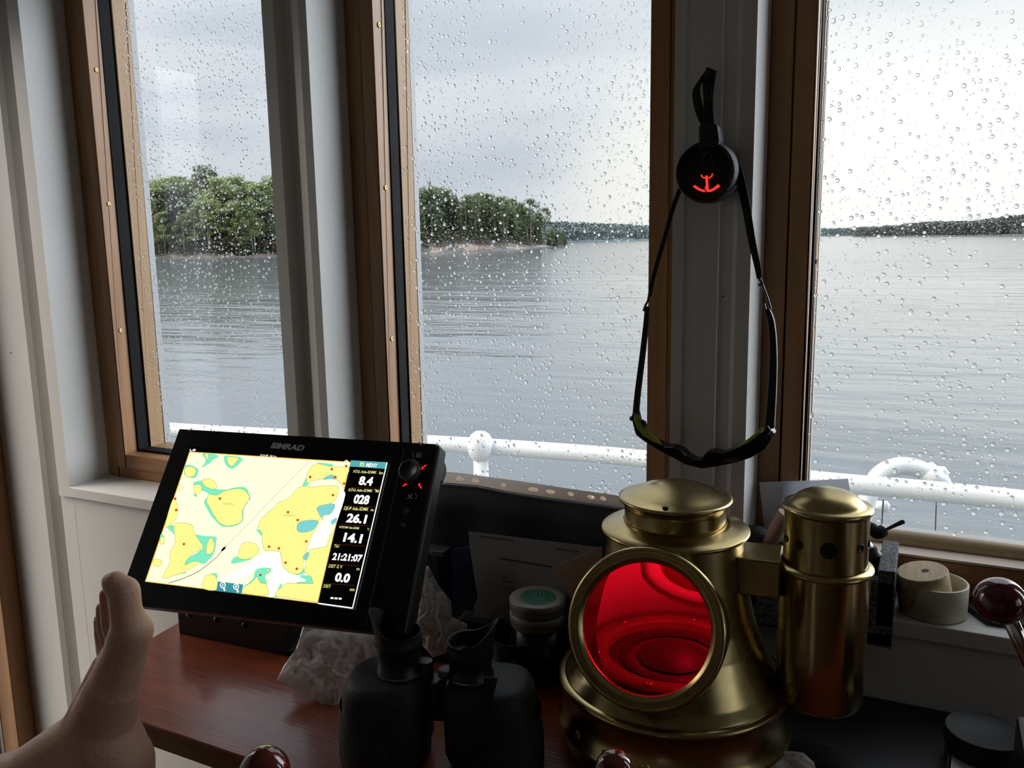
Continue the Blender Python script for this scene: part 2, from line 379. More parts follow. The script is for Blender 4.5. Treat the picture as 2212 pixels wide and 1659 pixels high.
for i, (a, b) in enumerate(WIN):
    e = bpy.data.objects.new('window_%d' % (i+1), None); link(e); e.location = ((a+b)/2, 0, SILL); e['kind'] = 'structure'
    e['label'] = ['narrow pine framed window at the left end with a wide view of its left jamb', 'pine framed window between the two white pillars, full of raindrops',
                  'large pine framed window right of the compass pillar', 'fourth pine framed front window', 'fifth pine framed front window'][i]
    ORG[e.name] = Vector(e.location)
    wd = .033*K
    ring2(a, b, SILL, TOPZ, wd, .103*K, .2*K, e, 'window_frame', M['pine'], M['pine_h'])
    ring2(a+wd+.0014, b-wd-.0014, SILL+wd+.0014-.006, TOPZ-wd, .030*K-.0014, .098*K, .134*K, e, 'window_sash', M['pine'], M['pine_h'])
    o1, o2 = a+.063*K, b-.063*K; zb, zt = SILL+.0445, TOPZ-.045
    mb = MB(); ring(mb, o1-.004, o2+.004, zb-.004, zt, .0055, .134*K, GY); obj('gasket', mb, M['gasket'], e, bevel=.001, seg=1)
    mb = MB(); mb.box((o1-.008, GY, zb-.01), (o2+.008, GY+.004, zt+.01)); g = obj('pane', mb, M['glass'], e)
    ring2(o1-.03, o2+.03, zb-.03, zt+.03, .0302, GY+.0045, .212*K, e, 'outer_frame', M['pine_out'], M['pine_out'])
    mb = MB(); ring(mb, o1-.03, o2+.03, zb-.03, zt+.03, .0302, .2125*K, .229*K); obj('outer_seal', mb, M['edge'], e)
    if i in (2, 3):   # rounded glazing bar along the bottom
        mb = MB(); mb.tube([(o1, .149*K, zb+.004), (o2, .149*K, zb+.004)], .0115, 14); obj('glazing_bar', mb, M['beadwhite'], e)
        mb = MB(); mb.box((o1, .0985*K, zb-.001), (o2, .134*K, zb+.0015)); obj('lit_sash_top', mb, material('lit_ledge_%d' % i, srgb(205, 188, 172), .4), e)  # wooden sash top; the daylight on it is put into the pale colour
    mb = MB(); mb.box((a, -.001, SILL-.018), (b, .103*K, SILL)) ; obj('window_sill', mb, M['white'], e, bevel=.0015)
    if i < 2:
        pts = [[(197,149),(225,440),(252,715)], [(813,52),(827,405),(841,733)]][i]
        for q in pts:
            P = on(q[0], q[1], 0, o1); P.y = .1165*K
            mb = MB(); Mx = Matrix.Translation(P) @ Matrix.Rotation(PI/2, 4, 'Y')
            mb.lathe([(.0038, -.001), (.0038, .0008), (.003, .0016), (.0012, .0018), (.0011, .001), (.0001, .001)], 16, Mx); obj('screw', mb, M['screw'], e)

# raindrops on the outer face of each pane: uncountable wet film of drops
def raindrops(name, label, x0, x1, z0, z1, n, rmin, rmax, power, clus=None):
    y0 = GY+.0041; SEG = 10
    V = []; Fc = []; cnt = 0
    ang = np.arange(SEG)*2*PI/SEG; ca, sa = np.cos(ang), np.sin(ang)
    rings = [(1.0, 0.0), (.93, .33), (.72, .68), (.38, .92)]
    verts = []; faces = []; smooth = []
    radii = np.sort(rmin+(rmax-rmin)*rng.random(n)**power)[::-1]; cell = {}
    for r in radii:
        x = x0 + (x1-x0)*rng.random(); z = z0 + (z1-z0)*rng.random()
        if clus:
            nz = noise.noise(Vector((x*9, 3.1, z*9)))
            if rng.random() > .62+.75*nz: continue
        ck = (int(x/.006), int(z/.006)); bad = False
        for i_ in (-1, 0, 1):
            for j_ in (-1, 0, 1):
                for (qx, qz, qr) in cell.get((ck[0]+i_, ck[1]+j_), ()):
                    if (qx-x)**2+(qz-z)**2 < ((qr+r)*1.25)**2: bad = True
        if bad: continue
        cell.setdefault(ck, []).append((x, z, r))
        if r > rmax*.62 and rng.random() < .3: el = 1.25+.5*rng.random()
        else: el = 1+.15*rng.random()
        hgt = r*(.55+.15*rng.random()); b = len(verts)
        for (rr, hh) in rings:
            for k in range(SEG): verts.append((x+r*rr*ca[k], y0+hgt*hh, z+r*rr*sa[k]*(el if sa[k] > 0 else 1)))
        verts.append((x, y0+hgt, z))
        for i in range(3):
            for k in range(SEG):
                k2 = (k+1) % SEG; faces.append((b+i*SEG+k, b+(i+1)*SEG+k, b+(i+1)*SEG+k2, b+i*SEG+k2)); smooth.append(True)
        for k in range(SEG): faces.append((b+3*SEG+k, b+4*SEG, b+3*SEG+(k+1) % SEG)); smooth.append(True)
        c0 = len(verts)
        for k in range(SEG): verts.append((x+r*ca[k], y0, z+r*sa[k]*(el if sa[k] > 0 else 1)))
        faces.append(tuple(range(c0, c0+SEG))); smooth.append(False)
    org = Vector(((x0+x1)/2, y0, z0)); me = bpy.data.meshes.new(name)
    me.from_pydata([(a-org.x, b_-org.y, c-org.z) for a, b_, c in verts], [], faces); me.polygons.foreach_set('use_smooth', smooth)
    me.materials.append(M['drop']); me.update()
    o = bpy.data.objects.new(name, me); link(o); o.location = org; tag(o, label, 'raindrops', kind='stuff')
zb, zt = SILL+.046, 1.25+.46
raindrops('raindrops', 'fine raindrops on the narrow window at the left end', WIN[0][0]+.05, WIN[0][1]-.01, zb, zt, 15000, .0006, .0024, 3.2, True)
raindrops('raindrops', 'raindrops on the window between the white pillars', WIN[1][0]+.05, WIN[1][1]-.05, zb, zt, 12500, .0006, .0025, 3.5, True)
raindrops('raindrops', 'larger raindrops on the window right of the compass pillar', WIN[2][0]+.05, .19, zb, zt, 6500, .0006, .0026, 2.9, True)

# side window of the right wall, door of the left wall
e = bpy.data.objects.new('window_6', None); link(e); e.location = (XR, -.6, RZ0); e['kind'] = 'structure'; ORG[e.name] = Vector(e.location); e['label'] = 'side window in the right wall'
mb = MB(); mb.box((XR+.02, RY1, RZ0), (XR+.06, RY0, RZ0+.04)); mb.box((XR+.02, RY1, RZ1-.04), (XR+.06, RY0, RZ1))
for yy in (RY1, RY0-.04): mb.box((XR+.02, yy, RZ0+.04), (XR+.06, yy+.04, RZ1-.04))
obj('window_frame', mb, M['pine'], e)
mb = MB(); mb.box((XR+.038, RY1+.03, RZ0+.03), (XR+.042, RY0-.03, RZ1-.03)); obj('pane', mb, M['glass'], e)
e = bpy.data.objects.new('door_1', None); link(e); e.location = (XL, -.46, 0); e['kind'] = 'structure'; ORG[e.name] = Vector(e.location); e['label'] = 'wooden side door in its frame at the left edge'
mb = MB(); mb.box((XL-.0, -.0352, FL), (XP, -.0005, CEIL-.001)); mb.box((XL-.07, DY1+.001, FL), (XL+.006, DY1+.03, 1.699)); mb.box((XL-.07, DY1+.03, 1.66), (XL+.006, -.036, 1.699))
obj('door_frame', mb, M['pine'], e, bevel=.002)
mb = MB(); x0, x1 = XL-.05, XL-.015
mb.box((x0, DY1+.031, .01), (x1, -.037, .10)); mb.box((x0, DY1+.031, 1.638), (x1, -.037, 1.659)); mb.box((x0, -.052, .10), (x1, -.037, 1.638)); mb.box((x0, DY1+.031, .10), (x1, DY1+.05, 1.638))
obj('door_leaf', mb, M['pine'], e, bevel=.002)
mb = MB(); mb.box((XL-.035, DY1+.045, .09), (XL-.031, -.048, 1.642)); obj('pane', mb, M['glass'], e)
mb = MB(); mb.tube([(XL-.015, DY1+.040, 1.0), (XL+.02, DY1+.040, 1.0), (XL+.022, DY1+.08, 1.0)], .006); obj('door_handle', mb, M['screw'], e)
# small nail hole / pin on the left strip and the pillar
for q, lab in (((24, 762), 'small pin in the white strip beside the side door'), ((1562, 640), 'small dark nail in the white pillar under the compass')):
    P = on(q[0], q[1], 1, .0 if q[0] < 100 else .002)
    mb = MB(); d = Vector((0, -1, 0)); mb.tube([P, P+d*.0015], .0009 if q[0] < 100 else .001, 8)
    tag(obj('nail', mb, M['grey_print'], org=P), lab, 'nail')

#@@PART2
# ------------------------------------------------------------------ outside: water, deck, rail
WATER = 1.25-3.2
def sea_pt(px, py):       # where the sea surface shows at a photo point
    return on(px, py, 2, WATER)
m = bpy.data.materials.new('sea_water'); m.use_nodes = True; t = m.node_tree; b = t.nodes['Principled BSDF']
b.inputs['Base Color'].default_value = (.10, .118, .13, 1); b.inputs['Roughness'].default_value = .1; b.inputs['IOR'].default_value = 1.33
co = t.nodes.new('ShaderNodeTexCoord')
def wave(scale, det, st, rot):
    mpn = t.nodes.new('ShaderNodeMapping'); mpn.inputs['Scale'].default_value = st; mpn.inputs['Rotation'].default_value = (0, 0, rot)
    t.links.new(co.outputs['Object'], mpn.inputs[0]); n = t.nodes.new('ShaderNodeTexNoise'); n.inputs['Scale'].default_value = scale; n.inputs['Detail'].default_value = det
    t.links.new(mpn.outputs[0], n.inputs['Vector']); return n.outputs[0]
ry = -math.radians(YAW)+.12
a1 = wave(.9, 4, (.5, 1.2, 1), ry); a2 = wave(.16, 3, (.3, 1.2, 1), ry+.2); a3 = wave(.02, 3, (.25, 1.5, 1), ry-.1)
def mm(op, a, b_):
    n = t.nodes.new('ShaderNodeMath'); n.operation = op
    for i, v in enumerate((a, b_)):
        if isinstance(v, (int, float)): n.inputs[i].default_value = v
        else: t.links.new(v, n.inputs[i])
    return n.outputs[0]
h = mm('ADD', mm('MULTIPLY', a1, .16), mm('MULTIPLY', a2, .55))
bp = t.nodes.new('ShaderNodeBump'); bp.inputs['Distance'].default_value = 1.0; t.links.new(h, bp.inputs['Height'])
st_ = t.nodes.new('ShaderNodeMapRange'); st_.inputs[1].default_value = .35; st_.inputs[2].default_value = .65; st_.inputs[3].default_value = .14; st_.inputs[4].default_value = .42
t.links.new(a3, st_.inputs[0]); t.links.new(st_.outputs[0], bp.inputs['Strength']); t.links.new(bp.outputs[0], b.inputs['Normal'])
M['sea'] = m
mb = MB(); pts = []
n = 64
mb.add([(0, 0, WATER)] + [(9000*math.cos(2*PI*k/n), 9000*math.sin(2*PI*k/n), WATER) for k in range(n)], [(0, 1+k, 1+(k+1) % n) for k in range(n)])
o = struct('water', mb, M['sea'], org=(0, 0, WATER)); o['label'] = 'grey rippled sea'

RZ = 1.25-.60
railpts = [on(q[0], q[1], 2, RZ) for q in [(150, 905), (360, 928), (640, 944), (920, 957), (1160, 972), (1397, 992), (1740, 1036), (1980, 1058), (2212, 1082), (2420, 1112)]]
rr = .0245
def smoothpath(pts, k=6):
    out = []
    for i in range(len(pts)-1):
        p0 = pts[max(i-1, 0)]; p1 = pts[i]; p2 = pts[i+1]; p3 = pts[min(i+2, len(pts)-1)]
        for j in range(k):
            s = j/k
            out.append(.5*((2*p1)+(p2-p0)*s+(2*p0-5*p1+4*p2-p3)*s*s+(3*p1-p0-3*p2+p3)*s**3))
    return out+[pts[-1]]
DECKZ = -.02
rl = thing('railing', 'white painted tubular rail with a ball topped post outside the windows', 'railing', Vector((railpts[4].x, railpts[4].y, DECKZ)))
mb = MB(); mb.tube(smoothpath(railpts), rr, 16); obj('top_rail', mb, M['railw'], rl)
for px, ball in ((1038, True), (2330, False), (60, False)):
    P = on(px, 968 if ball else (1100 if px > 1000 else 900), 2, RZ)
    mb = MB(); mb.tube([Vector((P.x, P.y, DECKZ)), Vector((P.x, P.y, RZ))], rr*.92, 14); obj('post', mb, M['railw'], rl)
    if ball:
        mb = MB(); prof = [(.0001, .052), (.016, .049), (.028, .040), (.036, .024), (.038, .006), (.036, -.012), (.030, -.026), (.0235, -.034)]
        mb.lathe(prof, 28, Matrix.Translation((P.x, P.y, RZ))); obj('ball_joint', mb, M['railw'], rl)
mb = MB(); dk = [Vector((q.x, q.y, 0)) for q in smoothpath(railpts)]
poly = [(q.x*1.04, q.y*1.04, DECKZ) for q in dk]; poly = [(poly[0][0], YO+.001, DECKZ)] + poly + [(poly[-1][0], YO+.001, DECKZ)]
mb.prism(poly, (0, 0, -.06)); struct('deck', mb, M['deck'], label='grey side deck under the rail')
# the bent vent pipe beyond the rail with its strut
P0 = on(1880, 1075, 2, RZ-.06)
dv = depth_of(P0)+.12
def V(x, y, d=0): return at(x, y, dv+d)
vp = thing('vent_pipe', 'white gooseneck vent pipe bending over behind the rail', 'vent pipe', Vector((V(1875, 1120).x, V(1875, 1120).y, DECKZ)))
mb = MB(); mb.tube(smoothpath([V(1850, 1170), V(1862, 1120), V(1880, 1060), V(1902, 1024), V(1942, 1007), V(1985, 1013), V(2012, 1030)]), [.024]*37, 14); obj('pipe', mb, M['railw'], vp)
base = V(1850, 1170); mb = MB(); mb.tube([Vector((base.x, base.y, DECKZ)), base], .024, 12); obj('standpipe', mb, M['railw'], vp)
mb = MB(); mb.tube([V(1998, 1016), V(2030, 1044)], .030, 14); mb.tube([V(2012, 1022), V(2038, 1020), V(2046, 1026)], [.02, .016, .008], 10); mb.tube([V(2005, 1040), V(2050, 1042)], [.018, .012], 10); obj('clamp', mb, M['railw'], vp)
P1 = V(1905, 1093, .05)
ft = thing('mooring_light', 'small white lamp housing below the rail beside the vent pipe', 'lamp', P1)
mb = MB(); mb.tube([P1+Vector((-.02, 0, 0)), P1+Vector((.012, 0, 0)), P1+Vector((.02, 0, 0))], [.012, .016, .006], 12); obj('housing', mb, M['railw'], ft)
mb = MB(); mb.tube([P1+Vector((-.02, 0, 0)), base], .004, 8); obj('bracket', mb, M['railw'], ft)
for (a, b_) in (((2023, 1075), (2033, 1170)), ((1908, 1080), (1903, 1160))):
    A, B = on(a[0], a[1], 2, RZ-.03), None; B = at(b_[0], b_[1], depth_of(A)); Bz = Vector((B.x, B.y, DECKZ))
    mb = MB(); mb.tube([A, Bz], .0018, 6)
    tag(obj('stay_wire', mb, M['black'], org=Bz), 'thin dark wire running down from the rail, %s' % ('clear of the vent pipe' if a[0] > 2000 else 'close beside the vent pipe'), 'wire')

# ------------------------------------------------------------------ islands and forest
M['rock'] = material('shore_rock', srgb(98, 93, 88), .8, noise_amt=1, noise_scale=.3, col2=srgb(64, 64, 60), stretch=(1, 1, 3), bump=1, bump_scale=1, detail=6)
M['pinkrock'] = material('pink_granite', srgb(150, 124, 110), .8, noise_amt=1, noise_scale=.35, col2=srgb(116, 108, 102), bump=1, bump_scale=1, detail=6)
M['ground'] = material('forest_floor', srgb(84, 82, 76), .9, noise_amt=.9, noise_scale=.3, col2=srgb(50, 54, 44), detail=6)
def leafmat(name, c1, c2):
    return material(name, c1, .75, noise_amt=1, noise_scale=.6, col2=c2, detail=3)
M['leafA'] = leafmat('spruce_needles', srgb(98, 110, 80), srgb(72, 88, 68))
M['leafB'] = leafmat('pine_needles', srgb(122, 132, 98), srgb(92, 106, 78))
M['leafC'] = leafmat('birch_leaves', srgb(150, 162, 110), srgb(118, 132, 86))
M['leafD'] = material('haze_grey_forest', srgb(112, 126, 126), .9, noise_amt=.8, noise_scale=.012, col2=srgb(98, 112, 112))  # distance haze is mixed into this bluish grey leaf colour
M['leafE'] = material('haze_grey_headland', srgb(120, 126, 124), .9, noise_amt=.8, noise_scale=.012, col2=srgb(100, 108, 108))  # headland trees, greyed in colour to stand for haze
M['bark'] = material('grey_bark', srgb(120, 108, 98), .8)
M['birch'] = material('birch_bark', srgb(190, 186, 178), .7)

def mesh_from(mb, name, mats):
    me = bpy.data.meshes.new(name); me.from_pydata([tuple(v) for v in mb.v], [], mb.f)
    for m_ in mats: me.materials.append(m_)
    me.polygons.foreach_set('material_index', mb.mi); me.update(); return me
def spray(mb, c, d, up, l, wdt):
    s_ = d.cross(up).normalized()*wdt/2
    mb.add([c, c+d*l*.5+s_, c+d*l, c+d*l*.5-s_], [(0, 1, 2, 3)])
def spruce_mesh(seed, mat):
    R = random.Random(seed); mb = MB()
    for lv in range(34):
        h_ = .10+.90*lv/33; rad = .19*(1-h_)**.8+.012
        for k in range(13):
            a = R.random()*2*PI; rr_ = rad*(.7+.5*R.random()); z = h_+R.uniform(-.012, .012)
            d = Vector((math.cos(a), math.sin(a), -.35)).normalized()
            c = Vector((0, 0, z))
            spray(mb, c, d, Vector((0, 0, 1)), rr_, rr_*.55); spray(mb, c+d*rr_*.35, Vector((d.x, d.y, -.9)).normalized(), Vector((d.y, -d.x, 0)), rr_*.5, rr_*.4)
    return mesh_from(mb, 'spruce_foliage', [mat])
def leafy_mesh(seed, mat, lo, shape, nclump=26, nleaf=125):
    R = random.Random(seed); mb = MB()
    for c_ in range(nclump):
        a = R.random()*2*PI; hz = lo+(1-lo)*R.random()**.8
        env = shape(hz)*(R.random()**.45); cc = Vector((env*math.cos(a), env*math.sin(a), hz-.03)); rad = R.uniform(.045, .085)
        for k in range(nleaf):
            v = Vector((R.gauss(0, 1), R.gauss(0, 1), R.gauss(0, .6))).normalized()*rad*R.uniform(.6, 1)
            n1 = Vector((R.gauss(0, 1), R.gauss(0, 1), R.gauss(0, 1))).normalized(); n2 = n1.cross(Vector((.3, .2, 1))).normalized(); s_ = R.uniform(.007, .0125)
            p_ = cc+v; mb.add([p_-n1*s_, p_+n2*s_, p_+n1*s_, p_-n2*s_], [(0, 1, 2, 3)])
    return mesh_from(mb, 'leafy_foliage', [mat])
def trunk_mesh(mat, top, r=.012):
    mb = MB(); mb.tube([(0, 0, -.03), (.004, 0, top*.5), (0, .003, top)], [r, r*.8, r*.3], 6); return mesh_from(mb, 'tree_trunk', [mat])
round_ = lambda h: .16*math.sqrt(max(0, 1-((h-.62)/.42)**2))
oval = lambda h: .17*math.sqrt(max(0, 1-((h-.58)/.46)**2))
KINDS = {
 'spruce_tree': ([spruce_mesh(s, M['leafA']) for s in (1, 2, 3)], trunk_mesh(M['bark'], .9), 'dark pointed spruce'),
 'pine_tree': ([leafy_mesh(s, M['leafB'], .50, round_, 20) for s in (4, 5, 6)], trunk_mesh(M['bark'], .92), 'open crowned grey green pine'),
 'birch_tree': ([leafy_mesh(s, M['leafC'], .30, oval, 30) for s in (7, 8, 9)], trunk_mesh(M['birch'], .85, .010), 'light green leafy birch')}
# the near island: shoreline traced on the sea surface
SHORE = [(-200, 566), (100, 563), (310, 558), (450, 557), (600, 554), (760, 551), (900, 549.5), (1000, 545), (1100, 541), (1160, 536.5), (1205, 533), (1229, 531)]
SP = [sea_pt(x, y) for x, y in SHORE]
def shore_at(px):
    for i in range(len(SHORE)-1):
        if SHORE[i][0] <= px <= SHORE[i+1][0]:
            f_ = (px-SHORE[i][0])/(SHORE[i+1][0]-SHORE[i][0]); return SP[i].lerp(SP[i+1], f_)
    return SP[-1] if px > 0 else SP[0]
def inland(px, t_):
    P = shore_at(px); d = Vector((P.x-C.x, P.y-C.y, 0)).normalized(); sidew = Vector((d.y, -d.x, 0))
    tip = max(0, (px-1150)/80)
    return P + d*t_ - sidew*t_*.25*(0 if px < 900 else min(1, (px-900)/250))
def gh(px, t_):
    tipf = min(1, max(0, (1232-px)/170))
    base_ = 1.7*(1-math.exp(-t_/5))+ (6.0*tipf)*(1-math.exp(-max(t_-6, 0)/28))
    if 880 < px < 1190: base_ += 1.6*math.sin((px-880)/310*PI)*(1-math.exp(-t_/9))
    return base_*(.55+.45*tipf) + .8*noise.noise(Vector((px*.03, t_*.12, 0)))*min(1, t_/4)
mbr = MB(); cols = [x for x in range(-200, 1229, 4)] + [1228]; rows = [-3, 0, .7, 1.6, 3, 5, 7, 10, 14, 20, 28, 40, 60, 90]
Pg = [[(lambda q, h_: Vector((q.x, q.y, WATER+h_)))(inland(x, max(t_, 0) if t_ >= 0 else t_), (-.5 if t_ < 0 else gh(x, t_)+(.35*noise.noise(Vector((x*.21, t_, 4))) if 0 < t_ < 8 else 0))) for t_ in rows] for x in cols]
mbr.grid(Pg, smooth=False)
for i in range(len(mbr.f)):
    j = i % (len(rows)-1); cx_ = cols[i//(len(rows)-1)]; mbr.mi[i] = 0 if j < 7 else 1
    if 1 < j < 6 and (925 < cx_ < 1195 or 550 < cx_ < 620) and noise.noise(Vector((cx_*.022, j*.35, 2.0))) > .06+.05*abs(j-3): mbr.mi[i] = 2
o = struct('hills', mbr, [M['rock'], M['ground'], M['pinkrock']], org=(SP[4].x, SP[4].y, WATER)); o['label'] = 'near wooded island with pinkish rocks along the waterline'
def profile_top(px):   # crown line of the island in the photo
    T = [(-200, 380), (310, 382), (380, 378), (440, 388), (520, 384), (600, 392), (700, 392), (900, 404), (960, 404), (1000, 412), (1040, 420), (1080, 416), (1120, 424), (1150, 430), (1175, 455), (1200, 478), (1226, 492)]
    for i in range(len(T)-1):
        if T[i][0] <= px <= T[i+1][0]: return T[i][1]+(T[i+1][1]-T[i][1])*(px-T[i][0])/(T[i+1][0]-T[i][0])
    return 390
trees = []
R = random.Random(11)
spans = [(296, 612, 116), (895, 1226, 128), (612, 895, 30), (150, 296, 14)]
for (xa, xb, cnt) in spans:
    for k in range(cnt):
        px = xa+(xb-xa)*(k+R.random())/cnt
        front = R.random()
        t_ = R.choice([4, 7, 10, 14]) if front < .35 else R.uniform(14, 50)
        if 900 < px < 1190 and t_ < 12: t_ = 12+R.uniform(0, 30)
        if px > 1190: t_ = R.uniform(2, 8)
        q = inland(px, t_); dist = (q-C).length; gz = WATER+gh(px, t_)-.1
        topz = C.z + (proj_top := 0)
        # height so that the crown reaches the line of crowns seen in the photo
        ty = profile_top(px); rt_ = at(px, ty, 1.0)-C; rh = math.hypot(rt_.x, rt_.y); ztop = C.z + rt_.z/rh*math.hypot(q.x-C.x, q.y-C.y)
        hh = (ztop-gz)*R.uniform(.80, 1.03)
        if t_ < 14: hh *= R.uniform(.5, .85)
        hh = max(hh, 2.0)
        kind = R.choices(['spruce_tree', 'pine_tree', 'birch_tree'], [.30, .25, .45] if px < 620 else [.5, .38, .12])[0]
        trees.append((px, t_, Vector((q.x, q.y, gz)), hh, kind))
# a few marked crowns that stand up above the rest
for px, ty, kind in [(937, 388, 'spruce_tree'), (922, 400, 'spruce_tree'), (955, 404, 'spruce_tree'), (977, 412, 'spruce_tree'), (1003, 416, 'spruce_tree'), (455, 360, 'pine_tree'), (525, 374, 'spruce_tree'), (320, 364, 'spruce_tree'), (1073, 416, 'pine_tree'), (1184, 446, 'pine_tree'), (1157, 426, 'pine_tree'), (1110, 424, 'birch_tree'), (600, 378, 'birch_tree')]:
    t_ = 24 if px < 1150 else 8
    q = inland(px, t_); gz = WATER+gh(px, t_); rt_ = at(px, ty, 1.0)-C; hh = C.z+rt_.z/math.hypot(rt_.x, rt_.y)*math.hypot(q.x-C.x, q.y-C.y)-gz
    trees.append((px, t_, Vector((q.x, q.y, gz)), hh, kind))
G_ = {'spruce_tree': 'spruces of the near island', 'pine_tree': 'pines of the near island', 'birch_tree': 'birches of the near island'}
for px, t_, P, hh, kind in trees:
    fols, tr, desc = KINDS[kind]
    where = 'seen through the left end window' if px < 640 else 'seen through the window between the pillars'
    o = bpy.data.objects.new(kind, tr); link(o); o.location = P; wv = 1.25 if kind != 'spruce_tree' else 1.0
    o.scale = (hh*wv, hh*wv, hh); o.rotation_euler = (0, 0, R.random()*6.28)
    tag(o, desc+' in the island forest, '+where, 'tree', G_[kind]+' '+where)
    f_ = bpy.data.objects.new('foliage', R.choice(fols)); link(f_); f_.parent = o
# the rest of the wood behind and between, uncountable
mbs = MB()
def blob_tree(mb, P, hh, rad, R, n=46, q=.07):
    for k in range(n):
        z = R.random()**.8; a = R.random()*2*PI; rr_ = rad*(1-z*.75)**.8*R.uniform(.5, 1); s_ = hh*q*R.uniform(.7, 1.3)
        c = P+Vector((rr_*math.cos(a), rr_*math.sin(a), hh*(.02+.96*z)))
        n1 = Vector((R.gauss(0, 1), R.gauss(0, 1), R.gauss(0, .7))).normalized(); n2 = n1.cross(Vector((.3, .2, 1))).normalized()
        mb.add([c-n1*s_, c+n2*s_, c+n1*s_, c-n2*s_], [(0, 1, 2, 3)])
for k in range(650):
    px = R.uniform(-180, 1175); t_ = R.uniform(14, 75) if px > 880 else R.uniform(5, 75)
    q = inland(px, t_); gz = WATER+gh(px, t_); ty = profile_top(px)+10; rt_ = at(px, ty, 1.0)-C
    hh = (C.z+rt_.z/math.hypot(rt_.x, rt_.y)*math.hypot(q.x-C.x, q.y-C.y)-gz)*R.uniform(.6, .97); blob_tree(mbs, Vector((q.x, q.y, gz)), hh, hh*.24, R, 230, .026)
o = obj('forest_undergrowth', mbs, leafmat('mixed_wood', srgb(108, 120, 88), srgb(80, 92, 70)), org=(SP[4].x, SP[4].y, WATER), fixn=False); tag(o, 'deep mixed wood filling the near island behind its front trees', 'forest', kind='stuff')
mbs = MB()   # low shrubs and lichen-grey scrub on the rock slope
for k in range(620):
    px = R.uniform(900, 1226); t_ = R.uniform(5, 22) if px < 1190 else R.uniform(1, 5); q = inland(px, t_); blob_tree(mbs, Vector((q.x, q.y, WATER+gh(px, t_))), R.uniform(1.0, 3.4), R.uniform(.8, 2.0), R, 26, .09)
for k in range(420):
    px = R.uniform(0, 620); t_ = R.uniform(2, 8); q = inland(px, t_); blob_tree(mbs, Vector((q.x, q.y, WATER+gh(px, t_))), R.uniform(1, 4.4), R.uniform(.8, 1.8), R, 34, .07)
o = obj('shore_shrubbery', mbs, leafmat('grey_scrub', srgb(100, 98, 78), srgb(70, 74, 54)), org=(SP[6].x, SP[6].y, WATER), fixn=False); tag(o, 'low grey green scrub along the rocky shore of the near island', 'shrubbery', kind='stuff')
# far shores
def far_shore(name, pts, mat, n, label, depth_m, hgt_tree):
    # pts: (px, shore row, crown row); a wooded ridge standing at its own distance
    def shp(px):
        for i in range(len(pts)-1):
            if pts[i][0] <= px <= pts[i+1][0]:
                f_ = (px-pts[i][0])/(pts[i+1][0]-pts[i][0]); return [pts[i][j]+(pts[i+1][j]-pts[i][j])*f_ for j in (1, 2, 3)]
        return pts[-1][1:]
    mg = MB(); Pg = []
    def place(px, s):
        sy, cyy, dist = shp(px); d = at(px, 500, 1.0)-C; d.z = 0; d.normalize(); q = C+d*(dist+s)
        rt_ = at(px, cyy, 1.0)-C; zt = C.z+rt_.z/math.hypot(rt_.x, rt_.y)*dist
        return q, zt
    R_ = random.Random(n)
    xs_ = [pts[0][0]+(pts[-1][0]-pts[0][0])*i/60 for i in range(61)]
    for px in xs_:
        q0, zt = place(px, 0); q1, _ = place(px, depth_m*.5); q2, _ = place(px, depth_m)
        hill = max(zt-WATER-hgt_tree, .5)
        Pg.append([Vector((q0.x, q0.y, WATER-1)), Vector((q0.x, q0.y, WATER+.6)), Vector((q1.x, q1.y, WATER+hill*.8)), Vector((q2.x, q2.y, WATER+hill))])
    mg.grid(Pg, smooth=False); s_o = struct('hills', mg, mat, org=(Pg[30][0].x, Pg[30][0].y, WATER)); s_o['label'] = label.replace('forest', 'low land')
    mf = MB()
    for k in range(n):
        px = R_.uniform(pts[0][0], pts[-1][0]); f_ = R_.random(); q, zt = place(px, depth_m*f_); hill = max(zt-WATER-hgt_tree, .5)
        gz = WATER+.6+(hill-.6)*min(1, f_*1.6 if f_ < .5 else .8+.4*(f_-.5)); top = zt if f_ > .45 else gz+hgt_tree*.95
        top = top + R_.uniform(-.18, .06)*hgt_tree; z0 = gz-.5
        blob_tree(mf, Vector((q.x, q.y, z0)), top-z0, hgt_tree*.28, R_, 15, .075)
    o_ = obj('far_forest', mf, mat, org=(Pg[30][0].x, Pg[30][0].y, WATER), fixn=False); tag(o_, label, 'forest', kind='stuff')
far_shore('a', [(1120, 519, 472, 1100), (1230, 518, 476, 1150), (1320, 517.5, 480, 1300), (1405, 516.5, 485, 1500), (1500, 515, 488, 1700), (1640, 513, 490, 2100), (1800, 511, 492, 2500), (1860, 511, 491, 2600), (1960, 511, 494, 2700)], M['leafD'], 5200, 'haze-coloured low far shore forest along the horizon', 160, 16)
far_shore('b', [(1845, 511.5, 509, 1500), (1880, 511.5, 501, 1400), (1925, 512, 492, 1300), (1960, 512, 481, 1200), (2010, 512, 477, 1150), (2100, 512.5, 476, 1050), (2130, 513, 471, 1000), (2190, 513.5, 463, 950), (2230, 514, 460, 900), (2320, 515, 452, 850)], M['leafE'], 4600, 'darker wooded headland forest rising at the right of the far shore', 120, 15)
